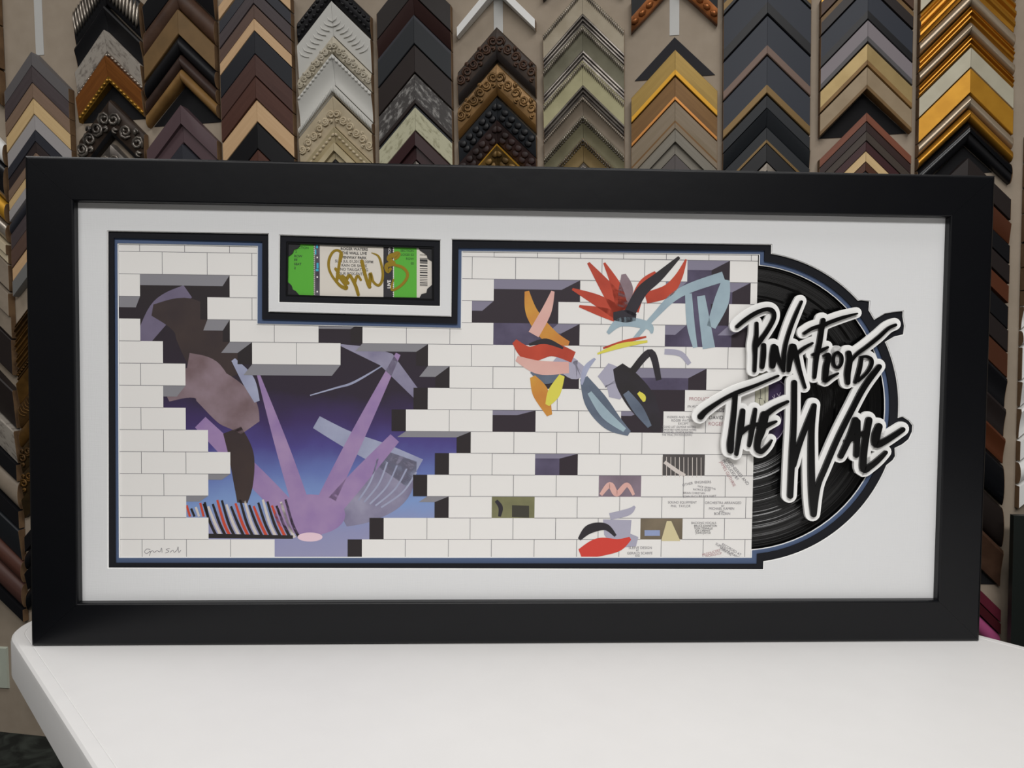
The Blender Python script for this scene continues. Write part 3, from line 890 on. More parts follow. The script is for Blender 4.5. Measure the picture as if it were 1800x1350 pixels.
from_bm('printed_pattern', bmP, PM, sleeve)
# handwritten credits and the small pencil signature
hand = mat('pencil_ink', '#77747a', 0.7); hand_r = mat('red_pencil_ink', '#b08488', 0.7); hand_k = mat('dark_pencil_ink', '#454247', 0.7)
wp = W_ART + 0.00028
tx = []
for s_, x, y, cap, an, mi in (('PRODUCED BY', 1211, 704, 6, 0, 1), ('(IN AUTHORITY)', 1208, 716, 4, 0, 0), ('BOB', 1259, 723, 6, 0, 0), ('DAVID G', 1246, 737, 6.5, 0, 2), ('ROGER W', 1245, 748, 6.5, 0, 1),
        ('WORDS AND MUSIC', 1172, 735, 4, 0, 0), ('ROGER WATERS', 1180, 741, 4, 0, 0), ('EXCEPT', 1192, 746.5, 4, 0, 0), ('YOUNG LUST (GILMOUR WATERS)', 1164, 752, 3.8, 0, 0),
        ('COMFORTABLY NUMB (GILMOUR WATERS)', 1163, 757, 3.4, 0, 0), ('RUN LIKE HELL (GILMOUR WATERS)', 1163, 761.5, 3.6, 0, 0), ('THE TRIAL (WATERS EZRIN)', 1163, 766, 3.6, 0, 0),
        ('ENGINEERED AND', 1275, 808, 5.5, -0.85, 0), ('PRODUCED BY', 1269, 810, 5, -0.9, 0), ('JAMES GUTHRIE', 1265, 812, 5.5, -1.05, 1),
        ('OTHER', 1200, 855, 4.4, 0.22, 0), ('ENGINEERS', 1221, 850, 4.4, 0.03, 0), ('NICK GRIFFITHS', 1226, 856, 3.4, -0.16, 0), ('PATRICE QUEF', 1218, 862, 3.6, -0.05, 0), ('BRIAN CHRISTIAN', 1201, 868, 3.6, -0.02, 0), ('JOHN McCLURE RICK HART', 1201, 874.5, 3.6, 0.02, 0),
        ('SOUND EQUIPMENT', 1174, 885, 4.2, 0, 0), ('PHIL  TAYLOR', 1179, 891.5, 4.2, 0, 0),
        ('ORCHESTRA ARRANGED', 1239, 886, 4.6, 0, 0), ('BY', 1268, 891, 3.6, 0, 0), ('MICHAEL KAMEN', 1246, 896, 4.4, 0, 0), ('AND', 1264, 900.5, 3.2, 0, 0), ('BOB EZRIN', 1255, 905, 4.4, 0, 0),
        ('BACKING VOCALS', 1215, 921, 4, 0, 0), ('BRUCE JOHNSTON', 1220, 926, 3.6, 0, 2), ('TONI TENNILLE', 1220, 930.3, 3.5, 0, 2), ('JOE CHEMAY', 1222, 934.4, 3.5, 0, 2), ('JOHN JOYCE', 1223, 938.4, 3.5, 0, 2),
        ('SLEEVE DESIGN', 1105, 965, 4.6, 0, 0), ('BY', 1118, 969, 3.2, 0, 0), ('GERALD SCARFE', 1102, 974.5, 4.6, 0, 0), ('AND', 1116, 978.5, 3.2, 0, 0),
        ('RECORDED AT', 1268, 958, 4.4, -0.52, 0), ('SUPERBEAR FRANCE', 1257, 957, 4.4, -0.55, 0), ('MIRAVAL', 1265, 966, 4.4, -0.5, 0), ('PRODUCERS', 1235, 978, 4.4, 0.28, 1), ('WORKSHOP', 1240, 980, 4.0, 0.2, 1)):
    tx.append((text_mesh(s_, x, y, cap, wp, co, an, 'LEFT', -0.006, 0.92, 0.00004, 64), mi))
join('handwritten_credits', tx, [hand, hand_r, hand_k], sleeve)
bm = bmesh.new()
for st in ([(264, 966, 0), (258, 965, 0), (254, 970, 0), (258, 973, 0), (264, 969, 0), (263, 977, 0)], [(264, 971, 0), (268, 968, 0), (271, 971, 0), (276, 968, 0), (281, 970, 0), (284, 963, 0), (285, 971, 0)],
           [(298, 964, 0), (292, 966, 0), (297, 969, 0), (291, 972, 0)], [(299, 971, 0), (304, 967, 0), (306, 971, 0), (311, 967, 0), (313, 961, 0), (314, 971, 0), (318, 967, 0)]):
    ribbon(bm, [(x, y, 0.8) for x, y, _ in st], wp - 0.00005, wp, co, n=4, cap=2)
from_bm('signature', bm, hand, sleeve)
# ------------------------------------------------------------------ corner samples of frame moulding on the wall
raw_wood = mat('raw_wood', '#8a6d4e', 0.8, pat='n', hex2='#6b5138')
raw_dark = mat('raw_dark', '#5c4632', 0.85, pat='n', hex2='#3c2d20')
GAIN = 1.25
PAL = {k: v for k, v in {
 'slategrey': ('#5d5a5b', .5, 0, 'p'), 'mauve': ('#4c4446', .55, 0, 'g', '#42393b'), 'tanwood': ('#80695a', .55, 0, 'g', '#74604f'), 'maple': ('#cbb083', .5, 0, 'g', '#bfa274'),
 'lightgrey': ('#9a9696', .5, 0, 'p'), 'slate': ('#2f3037', .45, 0, 'p'), 'brownblk': ('#352c2c', .5, 0, 'g', '#2b2424'), 'brownwd': ('#5f4a40', .5, 0, 'g', '#54413a'),
 'bluegrey': ('#70706f', .5, 0, 'p'), 'bronze': ('#5f4526', .45, .35, 'n', '#3f2d18'), 'goldbr': ('#76552a', .42, .4, 'n', '#543c1c'), 'dkbronze': ('#4a3922', .5, .3, 'n', '#2e2416'),
 'black': ('#121215', .4, 0, 'p'), 'blackgl': ('#0e0f12', .22, 0, 'p'), 'pewter': ('#7f7972', .3, .6, 'n', '#4a4542'), 'silver': ('#a9a196', .28, .7, 'n', '#6a635c'),
 'weathered': ('#9a938a', .65, 0, 'd', '#6c655e'), 'copperbr': ('#8a5526', .45, .3, 'g', '#6c3f1b'), 'goldlip': ('#b98d3c', .3, .7, 'n', '#7a5a24'),
 'umber': ('#4e382b', .45, 0, 'n', '#3d2a20'), 'tan': ('#745a38', .5, 0, 'n', '#675031'), 'dkbrown': ('#40302a', .42, 0, 'n', '#31241f'), 'honey': ('#86663a', .5, 0, 'n', '#725530'),
 'plum': ('#514044', .5, 0, 'p'), 'darkcard': ('#161618', .9, 0, 'p'), 'charcard': ('#2a2a2e', .9, 0, 'p'),
 'mahog': ('#4e352f', .5, 0, 'g', '#442d28'), 'redbrown': ('#53352c', .5, 0, 'g', '#472b23'), 'palemaple': ('#c9a983', .5, 0, 'g', '#bd9b75'), 'navyblk': ('#1e2026', .45, 0, 'p'),
 'whitew': ('#c2c1bc', .5, 0, 'p'), 'cream': ('#bcb5a6', .55, 0, 'n', '#aea693'), 'ivory': ('#bdb097', .55, 0, 'n', '#afa187'), 'ivory2': ('#b8ab8c', .55, 0, 'n', '#a89b7b'),
 'espresso': ('#201a18', .45, 0, 'p'), 'burgblk': ('#321f1d', .42, 0, 'p'), 'charcoal': ('#212428', .5, 0, 'p'), 'dkumber': ('#221917', .5, 0, 'p'), 'fleck': ('#403d3c', .55, 0, 'd', '#8f8d8a'),
 'sage': ('#b2b096', .6, 0, 'd', '#8d8a70'), 'burg': ('#311b1d', .4, 0, 'p'), 'scrollbr': ('#3b2f27', .45, .15, 'n', '#28201b'), 'goldbz': ('#8a6a42', .4, .35, 'n', '#5d4629'),
 'maroonblk': ('#33211f', .5, 0, 'n', '#1f1514'), 'goldtuft': ('#7d6030', .4, .4, 'n', '#3d2f19'), 'antcream': ('#aba18e', .6, 0, 'n', '#9b907c'), 'greysage': ('#7c7968', .6, 0, 'n', '#6b6858'),
 'palesage': ('#aea986', .6, 0, 'n', '#9f9a78'), 'taupe': ('#8a7e70', .55, 0, 'n', '#7a6f62'), 'oldsage': ('#77735c', .6, 0, 'n', '#68644f'), 'tanfade': ('#8a7650', .6, 0, 'n', '#786644'),
 'brass': ('#8a713a', .42, .35, 'g', '#7a6330'), 'brightgold': ('#b98a2c', .5, .45, 'p'), 'bronzefl': ('#684b26', .42, .3, 'g', '#583d1d'), 'copperlip': ('#95632f', .35, .5, 'p'), 'taupeg': ('#7d7060', .5, .15, 'g', '#70634f'),
 'warmgrey': ('#79746a', .5, .1, 'g', '#6c675d'), 'dktaupe': ('#504a49', .5, 0, 'p'), 'slateblue': ('#2c3039', .5, 0, 'p'), 'taupelip': ('#6a574d', .45, .1, 'p'), 'goldbrlip': ('#6b5532', .4, .3, 'p'),
 'copperblk': ('#a8683a', .35, .5, 'n', '#4a2c18'), 'mauvegrey': ('#7b7478', .5, 0, 'p'), 'greylip': ('#504e50', .5, 0, 'p'), 'champgold': ('#9c875c', .42, .3, 'n', '#8f7a50'), 'beige': ('#93826a', .5, .1, 'n', '#86755d'),
 'rust': ('#7a4835', .5, 0, 'g', '#6c3e2d'), 'dkburg': ('#33211f', .45, 0, 'g', '#2a1b1a'), 'greybr': ('#433a33', .5, 0, 'g', '#3a322c'), 'maroon': ('#391c1f', .45, 0, 'p'), 'brownred': ('#472819', .45, 0, 'p'),
 'gold': ('#b5822e', .32, .6, 'g', '#9a6a22'), 'champ': ('#a99a86', .32, .5, 'g', '#958672'), 'silvcream': ('#b2ad9a', .5, .15, 'n', '#a7a18e'), 'goldflat': ('#bd8a2e', .42, .45, 'n', '#ad7b26'),
 'russet': ('#502b19', .45, 0, 'p'), 'blackbr': ('#251f1e', .42, 0, 'p'), 'wine': ('#5d2230', .4, 0, 'p'), 'dkwine': ('#45191f', .4, 0, 'p'), 'magenta': ('#a8507c', .35, 0, 'p'),
 'shellwhite': ('#dcdcda', .4, 0, 'p'),
}.items()}
def pm(k):
    v = PAL[k]
    return mat('finish_' + k, v[0], v[1], v[2], v[3], GAIN, v[4] if len(v) > 4 else None, spec=0.3)
PRO = {
 'flat': [(0, .80), (.02, .86), (.97, .86), (1, .80)],
 'down': [(0, .90), (.04, 1.0), (.93, .62), (1, .55)],
 'up': [(0, .50), (.05, .58), (.93, .98), (1, .92)],
 'rnd': [((1 - math.cos(math.pi * k / 10)) / 2, .42 + .58 * math.sin(math.pi * k / 10)) for k in range(11)],
 'scp': [(0, .92), (.10, 1.0), (.16, .95)] + [(.16 + .76 * k / 7, .95 - .5 * math.sin(math.pi / 2 * k / 7)) for k in range(1, 8)] + [(1, .40)],
 'stp': [(0, .95), (.03, 1.0), (.50, 1.0), (.52, .70), (.97, .70), (1, .62)],
 'rdg': [(0, .5), (.06, .8), (.14, .86), (.2, .66), (.26, .7), (.36, .98), (.46, 1.0), (.54, .72), (.6, .68), (.7, .84), (.8, .84), (.86, .62), (1, .5)],
 'orn': [(0, .55), (.06, .72), (.2, .82), (.5, .86), (.8, .72), (.94, .6), (1, .5)],
}
HDROP = 0.34
def hprof(pr, f):
    q = PRO[pr]
    for (f0, h0), (f1, h1) in zip(q, q[1:]):
        if f0 <= f <= f1:
            return h0 + (h1 - h0) * (f - f0) / max(1e-6, f1 - f0)
    return q[-1][1]

def strip(sgn, half, T, H, q, bot0, bot1):
    """mitred arm swept along 45 degrees with profile q of (fraction, height)"""
    bm = bmesh.new()
    uvl = bm.loops.layers.uv.new('UVMap')
    loop = [(q[0][0], 0)] + [(f, h) for f, h in q] + [(q[-1][0], 0)]
    st = []
    for t in (0.0, 0.5, 1.0):
        x = max(0.00025, half * t)
        st.append([bm.verts.new((sgn * x, -h * H * (1 - HDROP * t), -f * T - half * t)) for f, h in loop])
    n = len(loop)
    L = half * 1.414
    for i in range(2):
        for k in range(n):
            j = (k + 1) % n
            f = bm.faces.new((st[i][k], st[i][j], st[i + 1][j], st[i + 1][k]))
            for lp, (tt, kk) in zip(f.loops, ((i, k), (i, j), (i + 1, j), (i + 1, k))):
                lp[uvl].uv = (tt * L / 2 + (0.7 if sgn > 0 else 0), loop[kk][0] * T * 0.7)
    bm.faces.new(st[2])
    bm.faces.new(st[0][::-1])
    bmesh.ops.recalc_face_normals(bm, faces=bm.faces)
    return bm

def relief(sgn, half, T, H, pr, kind, fc, wd):
    """carved or cast ornament along one arm"""
    bm = bmesh.new()
    Tp = T * 0.7071 * wd
    L = half * 1.414
    a = Vector((sgn * .7071, 0, -.7071)); p = Vector((-sgn * .7071, 0, -.7071)); out = Vector((0, -1, 0))
    def pos(f, t, dh=0):
        x = t * .7071
        return Vector((sgn * x, -(hprof(pr, f) * H * (1 - HDROP * x / half)) - dh, -f * T - x))
    if kind == 'bead':
        n = max(4, int(L / (Tp * 1.25)))
        for k in range(n):
            q = pos(fc, L * (k + .5) / n)
            blob(bm, q, a * L / n * .46, p * Tp * .42, out * Tp * .38, 0, 7, 4)
    elif kind == 'rope':
        n = max(8, int(L / max(.0045, Tp * .2)))
        for k in range(n):
            q = pos(fc, L * (k + .5) / n)
            d = (a * .75 + p).normalized()
            blob(bm, q, d * Tp * .60, d.cross(out) * L / n * .36, out * min(.006, Tp * .34), 0, 6, 4)
    elif kind == 'tuft':
        n = max(2, int(L / (Tp * .8)))
        for k in range(n):
            for r_ in (-.25, .25):
                t = L * (k + (.3 if r_ < 0 else .8)) / n
                if t > L * .96: continue
                q = pos(fc + r_ * wd, t)
                blob(bm, q, (a + p) * L / n * .31, (a - p) * L / n * .31, out * .0018, 0, 8, 4)
    elif kind == 'leaf':
        n = max(4, int(L / (Tp * .3)))
        for k in range(n):
            q = pos(fc, L * (k + .5) / n, -.0005)
            b0 = q + p * Tp * .42 - a * Tp * .1; b1 = q - p * Tp * .02 + a * Tp * .12 + out * .001; b2 = q - p * Tp * .46 - a * Tp * .02
            if max(abs(v.x) for v in (b0, b1, b2)) > half: continue
            tube(bm, [b0, (b0 + b1) / 2 + a * Tp * .03, b1, b2], Tp * .045, 5, 0, [.6, 1, 1, .5])
    elif kind == 'scroll':
        n = max(3, int(L / (Tp * .62)))
        for k in range(n):
            t = L * (k + .5) / n
            q = pos(fc, t)
            m_ = 1 if k % 2 else -1
            pts = []
            for i in range(13):
                an = i / 12 * 1.55 * 2 * math.pi
                rr = Tp * (.34 - .24 * i / 12)
                v = q + a * rr * math.cos(an) * .95 + p * m_ * rr * math.sin(an) + out * Tp * .03
                v.x = max(-half, min(half, v.x)) if sgn > 0 else max(-half, min(half, v.x))
                pts.append(v)
            tube(bm, pts, Tp * .075, 5, 0, [.7] + [1.1] * 6 + [1] * 5 + [1.5])
            e = q + a * L / n * .45 - p * m_ * Tp * .30
            cp = []
            for i in range(8):               # small leaf curl on the other side
                an = .4 + i / 7 * 3.6
                r2 = Tp * (.17 - .10 * i / 7)
                cp.append(e + a * r2 * math.cos(an) - p * m_ * r2 * math.sin(an) + out * Tp * .02)
            tube(bm, cp, Tp * .06, 5, 0, [.5, .9, 1.2, 1.2, 1.1, 1, .9, .8])
            if abs(e.x) < half * .97:
                blob(bm, e, (a + p * m_).normalized() * Tp * .17, (a - p * m_).normalized() * Tp * .09, out * Tp * .10, 0, 6, 4)
    for v in bm.verts:                       # trim to the cut end and the mitre
        v.co.x = sgn * min(half, max(0.0, sgn * v.co.x))
    for f in bm.faces: f.smooth = True
    return bm

ORD = ['topmost'] + [w + ' from top' for w in ('second third fourth fifth sixth seventh eighth ninth tenth eleventh twelfth thirteenth fourteenth fifteenth sixteenth seventeenth eighteenth '
       'nineteenth twentieth twenty-first twenty-second twenty-third twenty-fourth twenty-fifth twenty-sixth twenty-seventh twenty-eighth twenty-ninth thirtieth thirty-first thirty-second').split()]
def column(colname, xs, spec, raw):
    sA = WP(xs[1], 150, WH)[0]
    hE = WH * (1 - HDROP)
    hl = sA - WP(xs[0], 150, hE)[0]
    hr = WP(xs[2], 150, hE)[0] - sA
    xa = lambda y: xs[1]
    n = 0
    for line in spec.strip().splitlines():
        head, desc = line.split('|')
        tk = head.split()
        y0, y1 = float(tk[0]), float(tk[1])
        pr, mk = tk[2], tk[3]
        # the column is upright in the world: find the photo point on the apex line at that row
        def zat(y):
            x = xs[1]
            for _ in range(4):
                s_, z_ = WP(x, y, WH)
                s2, _z = WP(x + 1, y, WH)
                x += (sA - s_) / (s2 - s_)
            return WP(x, y, WH)[1]
        z0, z1 = zat(y0), zat(y1)
        T = (z0 - z1) - 0.0012
        label = '%s, %s, %s' % (desc.strip(), ORD[n], colname)
        n += 1
        if pr == 'card':
            root = empty('corner_backing_card', wmat(sA, z0))
            bm = bmesh.new()
            d = 0.0
            hh = min(z0 - z1, min(hl, hr))
            pts = [(0, 0), (hr * .98, -hr * .98), (hr * .98, -T), (-hl * .98, -T - .002), (-hl * .98, -hl * .98)] if T > max(hl, hr) else [(0, 0), (T, -T), (-T, -T - .002)]
            fr = [bm.verts.new((x, -0.0017, z)) for x, z in pts]; bk = [bm.verts.new((x, -0.0002, z)) for x, z in pts]
            bm.faces.new(fr); bm.faces.new(bk[::-1])
            for k in range(len(pts)):
                bm.faces.new((fr[k], bk[k], bk[(k + 1) % len(pts)], fr[(k + 1) % len(pts)]))
            bmesh.ops.recalc_face_normals(bm, faces=bm.faces)
            from_bm('card', bm, pm(mk), root)
            tag(root, label, 'backing card', 'backing cards behind the corner samples')
            continue
        root = empty('frame_corner_sample', wmat(sA, z0, 0.002))
        tag(root, label, 'frame sample', 'corner samples in ' + colname)
        H = WH * (0.86 + 0.14 * ((int(y0 * 7.3) % 10) / 9))
        q = PRO[pr]
        lip = None; orns = []
        for t in tk[4:]:
            k, v = t.split('=')
            if k == 'lip': lip = v.split(':')
            if k == 'orn': orns.append(v.split(':'))
        for sgn, half in ((-1, hl), (1, hr)):
            if lip:
                f0, f1 = float(lip[0]), float(lip[1])
                cut = lambda a_, b_: [(a_, hprof(pr, a_))] + [(f, h) for f, h in q if a_ < f < b_] + [(b_, hprof(pr, b_))]
                segs = [(a_, b_) for a_, b_ in ((0, f0), (f1, 1)) if b_ - a_ > 0.01]
                main = max(segs, key=lambda s_: s_[1] - s_[0])
                arm = from_bm('arm', strip(sgn, half, T, H, cut(*main), 0, 0), [pm(mk), raw], root, 32)
                lq = [(f, h * float(lip[3]) if len(lip) > 3 else h) for f, h in cut(f0, f1)]
                if len(lip) > 4:             # stepped reeds
                    h0, d_ = lq[0][1], (f1 - f0) / 3
                    lq = [q_ for i in range(3) for q_ in ((f0 + d_ * i, h0 * (.96 - .16 * i)), (f0 + d_ * (i + .3), h0 * (1.0 - .16 * i)), (f0 + d_ * (i + .62), h0 * (.98 - .16 * i)), (f0 + d_ * (i + .7), h0 * (.72 - .12 * i)))]
                from_bm('lip', strip(sgn, half, T, H, lq, 0, 0), [pm(lip[2]), raw], arm, 32)
                for sg in segs:
                    if sg is not main:
                        from_bm('rim', strip(sgn, half, T, H, cut(*sg), 0, 0), [pm(mk), raw], arm, 32)
            else:
                arm = from_bm('arm', strip(sgn, half, T, H, q, 0, 0), [pm(mk), raw], root, 32)
            bm = bmesh.new()                 # the saw-cut end of the arm, bare wood
            rg = [[bm.verts.new((sgn * (half + e_), -h * H * (1 - HDROP), -f * T - half)) for f, h in [(q[0][0], 0)] + q + [(q[-1][0], 0)]] for e_ in (0.00005, 0.0006)]
            for i in range(len(rg[0])):
                bm.faces.new((rg[0][i], rg[0][(i + 1) % len(rg[0])], rg[1][(i + 1) % len(rg[0])], rg[1][i]))
            bm.faces.new(rg[0]); bm.faces.new(rg[1])
            bmesh.ops.recalc_face_normals(bm, faces=bm.faces)
            from_bm('cut_end', bm, raw, arm)
            for k_, m_, fc, wd in orns:
                from_bm('relief', relief(sgn, half, T, H, pr, k_, float(fc), float(wd)), pm(m_), arm)

column('left-edge column', (-106, -58, -2), '''
-70 -16 rnd goldbr|gold brown rounded corner sample
-14 62 flat goldbr|wide old gold corner sample
66 128 flat bronze|bronze brown flat corner sample
196 234 rnd shellwhite|glossy white rounded corner sample
236 299 rnd blackgl lip=.8:1:silver|black rounded corner sample with silver lip
301 337 rnd brightgold|bright gold rounded corner sample
339 371 rnd silver|silver rounded corner sample
375 409 stp ivory|cream stepped corner sample
411 457 flat taupe|flat taupe corner sample
461 541 stp taupe|wide two-step taupe corner sample
543 606 flat blackbr|brown-black flat corner sample
632 700 down blackbr|black sloping corner sample
704 762 down weathered|weathered grey taupe corner sample
764 794 flat black|narrow black corner sample
796 844 rnd taupe|dull tan rounded corner sample
846 877 flat black|thin black corner sample
879 934 down charcoal|slate grey sloping corner sample
936 974 rnd redbrown|reddish brown rounded corner sample
976 1018 rnd mahog|mahogany rounded corner sample
1020 1042 flat black|thin black flat corner sample''', raw_wood)
column('first full column from left', (6, 55, 119), '''
90 115 flat slategrey|slate grey flat corner sample
115 145 flat mauve|dark mauve brown corner sample
145 172 flat tanwood|tan brown wood corner sample
172 200 flat maple|pale maple corner sample
200 228 flat lightgrey|light grey flat corner sample
228 248 flat slate|dark slate corner sample
248 268 flat brownblk|blackish brown corner sample
268 287 flat tanwood|muted tan wood corner sample
287 304 flat maple|thin cream maple corner sample
304 324 flat lightgrey|narrow light grey corner sample
324 347 rnd slate|glossy slate rounded corner sample
347 375 flat mauve|smoky brown corner sample
375 407 flat brownwd|mid brown wood corner sample
407 430 flat palemaple|pale peach maple corner sample
430 458 flat bluegrey|plain blue-grey corner sample
508 534 rdg bronze|bronze ridged corner sample
534 562 rdg goldbr|old gold ridged corner sample
562 588 rdg goldbr|gold brown ridged corner sample
588 612 rdg bronze orn=bead:goldbr:.5:.3|beaded bronze corner sample
612 652 down goldbr|plain sloping gold brown corner sample
652 695 orn bronze orn=leaf:goldbr:.5:.7|carved brown leaf corner sample
695 730 rnd goldbr|rounded antique gold corner sample
730 775 orn dkbronze orn=scroll:bronze:.5:.8|dark bronze scrolled corner sample
775 820 orn dkbronze orn=scroll:goldbr:.5:.8|tarnished gold scrolled corner sample
820 856 down dkbronze|dark bronze sloping corner sample
888 916 flat black|flat black corner sample
918 948 rnd black|rounded black corner sample
952 984 down black|sloping black corner sample
986 1022 rnd blackgl|glossy black rounded corner sample
1116 1138 flat black|small black corner sample under the table edge
1152 1206 down black lip=.72:1:pewter|black pewter-lipped corner sample under table''', raw_wood)
column('second full column from left', (133, 186, 248), '''
-62 4 orn black orn=rope:silver:.46:.85|silver and black rope-carved corner sample
9 52 scp black|black scooped corner sample
52 97 down weathered lip=.8:1:silver orn=bead:silver:.9:.2|weathered silver corner sample, beaded lip
97 142 down copperbr lip=.78:1:goldlip orn=bead:goldlip:.88:.22|copper brown corner sample, beaded gold lip
140 206 card darkcard|black triangular backing card
172 236 orn scrollbr lip=.86:1:black orn=scroll:pewter:.44:.85|dark pewter scroll-carved corner sample
250 300 orn pewter orn=scroll:silver:.5:.9|silver scroll-carved corner sample''', raw_wood)
column('third full column from left', (254, 315, 378), '''
-74 -32 down black|black sloping corner sample
-30 15 rnd umber|dark brown leathery corner sample
15 60 flat tan|wide tan brown corner sample
60 91 rnd black|black rounded corner sample
92 118 rnd dkbrown|dark brown rounded corner sample
118 143 rnd honey|honey tan rounded corner sample
143 212 card darkcard|black triangular backing card
184 250 stp plum|plum brown stepped corner sample
252 300 flat slate|slate corner sample half hidden by the frame''', raw_wood)
column('fourth full column from left', (387, 448, 513), '''
-72 -47 flat palemaple|pale maple corner sample at the top edge
-45 -22 flat slate|dark slate corner sample
-21 5 flat mauve|dark mauve brown corner sample
6 31 flat brownwd|mid brown wood corner sample
31 53 flat palemaple|pale maple corner sample
53 94 flat navyblk|blue-black flat corner sample
94 133 flat mahog|mahogany brown corner sample
134 173 flat redbrown|reddish brown corner sample
174 213 flat palemaple|wide pale maple corner sample
214 261 flat black|plain black corner sample
262 300 flat redbrown|red-brown corner sample just above the frame''', raw_wood)
column('fifth full column from left', (523, 584, 652), '''
-42 -2 orn black orn=bead:black:.3:.3 orn=bead:black:.7:.3|black beaded corner sample
0 59 down whitew orn=leaf:whitew:.45:.75|wide white feather-carved corner sample
60 93 orn cream orn=scroll:cream:.5:.8|cream carved corner sample
94 146 scp whitew orn=bead:whitew:.1:.18|white scooped corner sample with carved edge
147 166 rnd whitew orn=rope:whitew:.5:.8|narrow white rope corner sample
168 221 down ivory orn=scroll:ivory:.5:.62|ivory scroll-carved corner sample
222 249 down ivory2 orn=bead:ivory:.4:.36|ivory pearl-beaded corner sample
250 279 stp ivory2|plain ivory stepped corner sample
279 310 flat black|black corner sample just above the frame''', raw_wood)
column('sixth full column from left', (664, 728, 793), '''
-58 -10 flat espresso|espresso brown flat corner sample
-9 23 down burgblk|dark mahogany corner sample
24 76 flat charcoal lip=.0:.12:slate|charcoal flat corner sample
77 126 flat dkumber|very dark umber corner sample
128 182 flat fleck lip=.84:1:dkumber|silver-flecked grey corner sample
183 229 flat sage lip=.0:.1:charcoal|pale sage distressed corner sample
230 281 stp burg|dark burgundy corner sample
282 310 flat pewter|small grey corner sample just above the frame''', raw_wood)
column('seventh full column from left', (804, 872, 941), '''
-36 -18 flat shellwhite|thin white corner sample
43 101 orn scrollbr lip=.74:1:espresso orn=scroll:umber:.38:.68|dark brown scroll-carved corner sample
108 165 orn goldbz lip=.76:1:bronzefl orn=scroll:goldbz:.38:.7|antique gold scroll-carved corner sample
170 209 down charcoal orn=tuft:black:.5:.75|black tufted corner sample
210 249 down maroonblk orn=tuft:maroonblk:.5:.75|maroon-black tufted corner sample
252 290 down goldtuft lip=.0:.1:brightgold orn=tuft:goldtuft:.55:.7|gold tufted corner sample
291 320 flat pewter|tiny pewter corner sample just above the frame''', raw_wood)
column('eighth full column from left', (955, 1024, 1097), '''
-110 -84 flat black|black flat corner sample
-22 41 down antcream lip=.68:1:pewter:1:r orn=rope:silver:.12:.24|antique cream corner sample with silver carved edge
43 105 scp greysage lip=.66:1:pewter:1:r orn=rope:silver:.12:.24|grey-sage corner sample with silver carved edge
105 168 down palesage lip=.68:1:pewter:1:r orn=rope:silver:.12:.24|pale sage corner sample with silver carved edge
169 202 scp taupe orn=rope:silver:.12:.24|taupe corner sample with silver carved edge
202 242 scp oldsage orn=rope:silver:.1:.26 orn=bead:pewter:.24:.14|olive-sage corner sample with beaded silver edge
242 282 scp tanfade orn=rope:pewter:.1:.24 orn=bead:pewter:.24:.14|faded tan corner sample with beaded pewter edge
283 312 orn pewter orn=bead:silver:.3:.4|small pewter beaded corner sample above the frame''', raw_wood)
column('ninth full column from left', (1110, 1187, 1261), '''
-92 -32 down black lip=.55:1:copperblk orn=bead:copperblk:.78:.34|black corner sample with beaded copper edge
55 128 card charcard|charcoal triangular backing card
86 132 flat brass lip=.78:1:brightgold|brass corner sample with bright gold lip
133 175 flat bronzefl lip=.84:1:copperlip|bronze brown corner sample with copper lip
176 226 flat taupeg lip=.7:.78:bronzefl|taupe corner sample with fine inner line
227 271 stp warmgrey|warm grey stepped corner sample
271 310 flat dktaupe|dark taupe corner sample just above the frame''', raw_wood)
column('tenth full column from left', (1272, 1349, 1425), '''
-112 -60 flat black lip=.6:.85:goldbrlip|black corner sample with gold-brown lip
-58 24 flat slateblue lip=.74:1:black|wide slate corner sample with black lip
25 94 flat slateblue lip=.77:1:taupelip|wide slate corner sample with taupe lip
96 163 flat slateblue lip=.77:1:goldbrlip|wide slate corner sample with gold-brown lip
166 189 flat charcoal|narrow charcoal corner sample
190 221 down charcoal|charcoal sloping corner sample
222 251 flat charcoal lip=.78:1:goldbrlip|charcoal corner sample with thin gold-brown lip
251 284 flat black|plain black corner sample
286 314 stp silver|small bright silver corner sample''', raw_wood)
column('eleventh full column from left', (1443, 1525, 1604), '''
-92 -60 flat umber lip=.0:.22:goldlip|dark brown corner sample with gold edge
-58 -26 flat blackbr lip=.0:.3:tan|black-brown corner sample with tan edge
-24 33 flat slateblue lip=.72:1:black|blue-slate corner sample with black lip
34 73 flat mauvegrey lip=.74:1:greylip|mauve-grey corner sample with dark grey lip
75 114 flat champgold lip=.76:1:honey|pale gold corner sample with brown lip
116 156 flat beige lip=.8:1:tan|beige corner sample with tan lip
156 232 card darkcard|black triangular backing card
197 213 flat rust|rust-orange wood corner sample
213 230 flat dkburg|dark burgundy wood corner sample
230 247 flat greybr|grey-brown wood corner sample
247 265 flat maroon|maroon corner sample
265 284 flat maple|pale maple corner sample
284 300 flat brownred|red-brown wood corner sample
300 318 flat navyblk|blue-black corner sample just above the frame''', raw_wood)
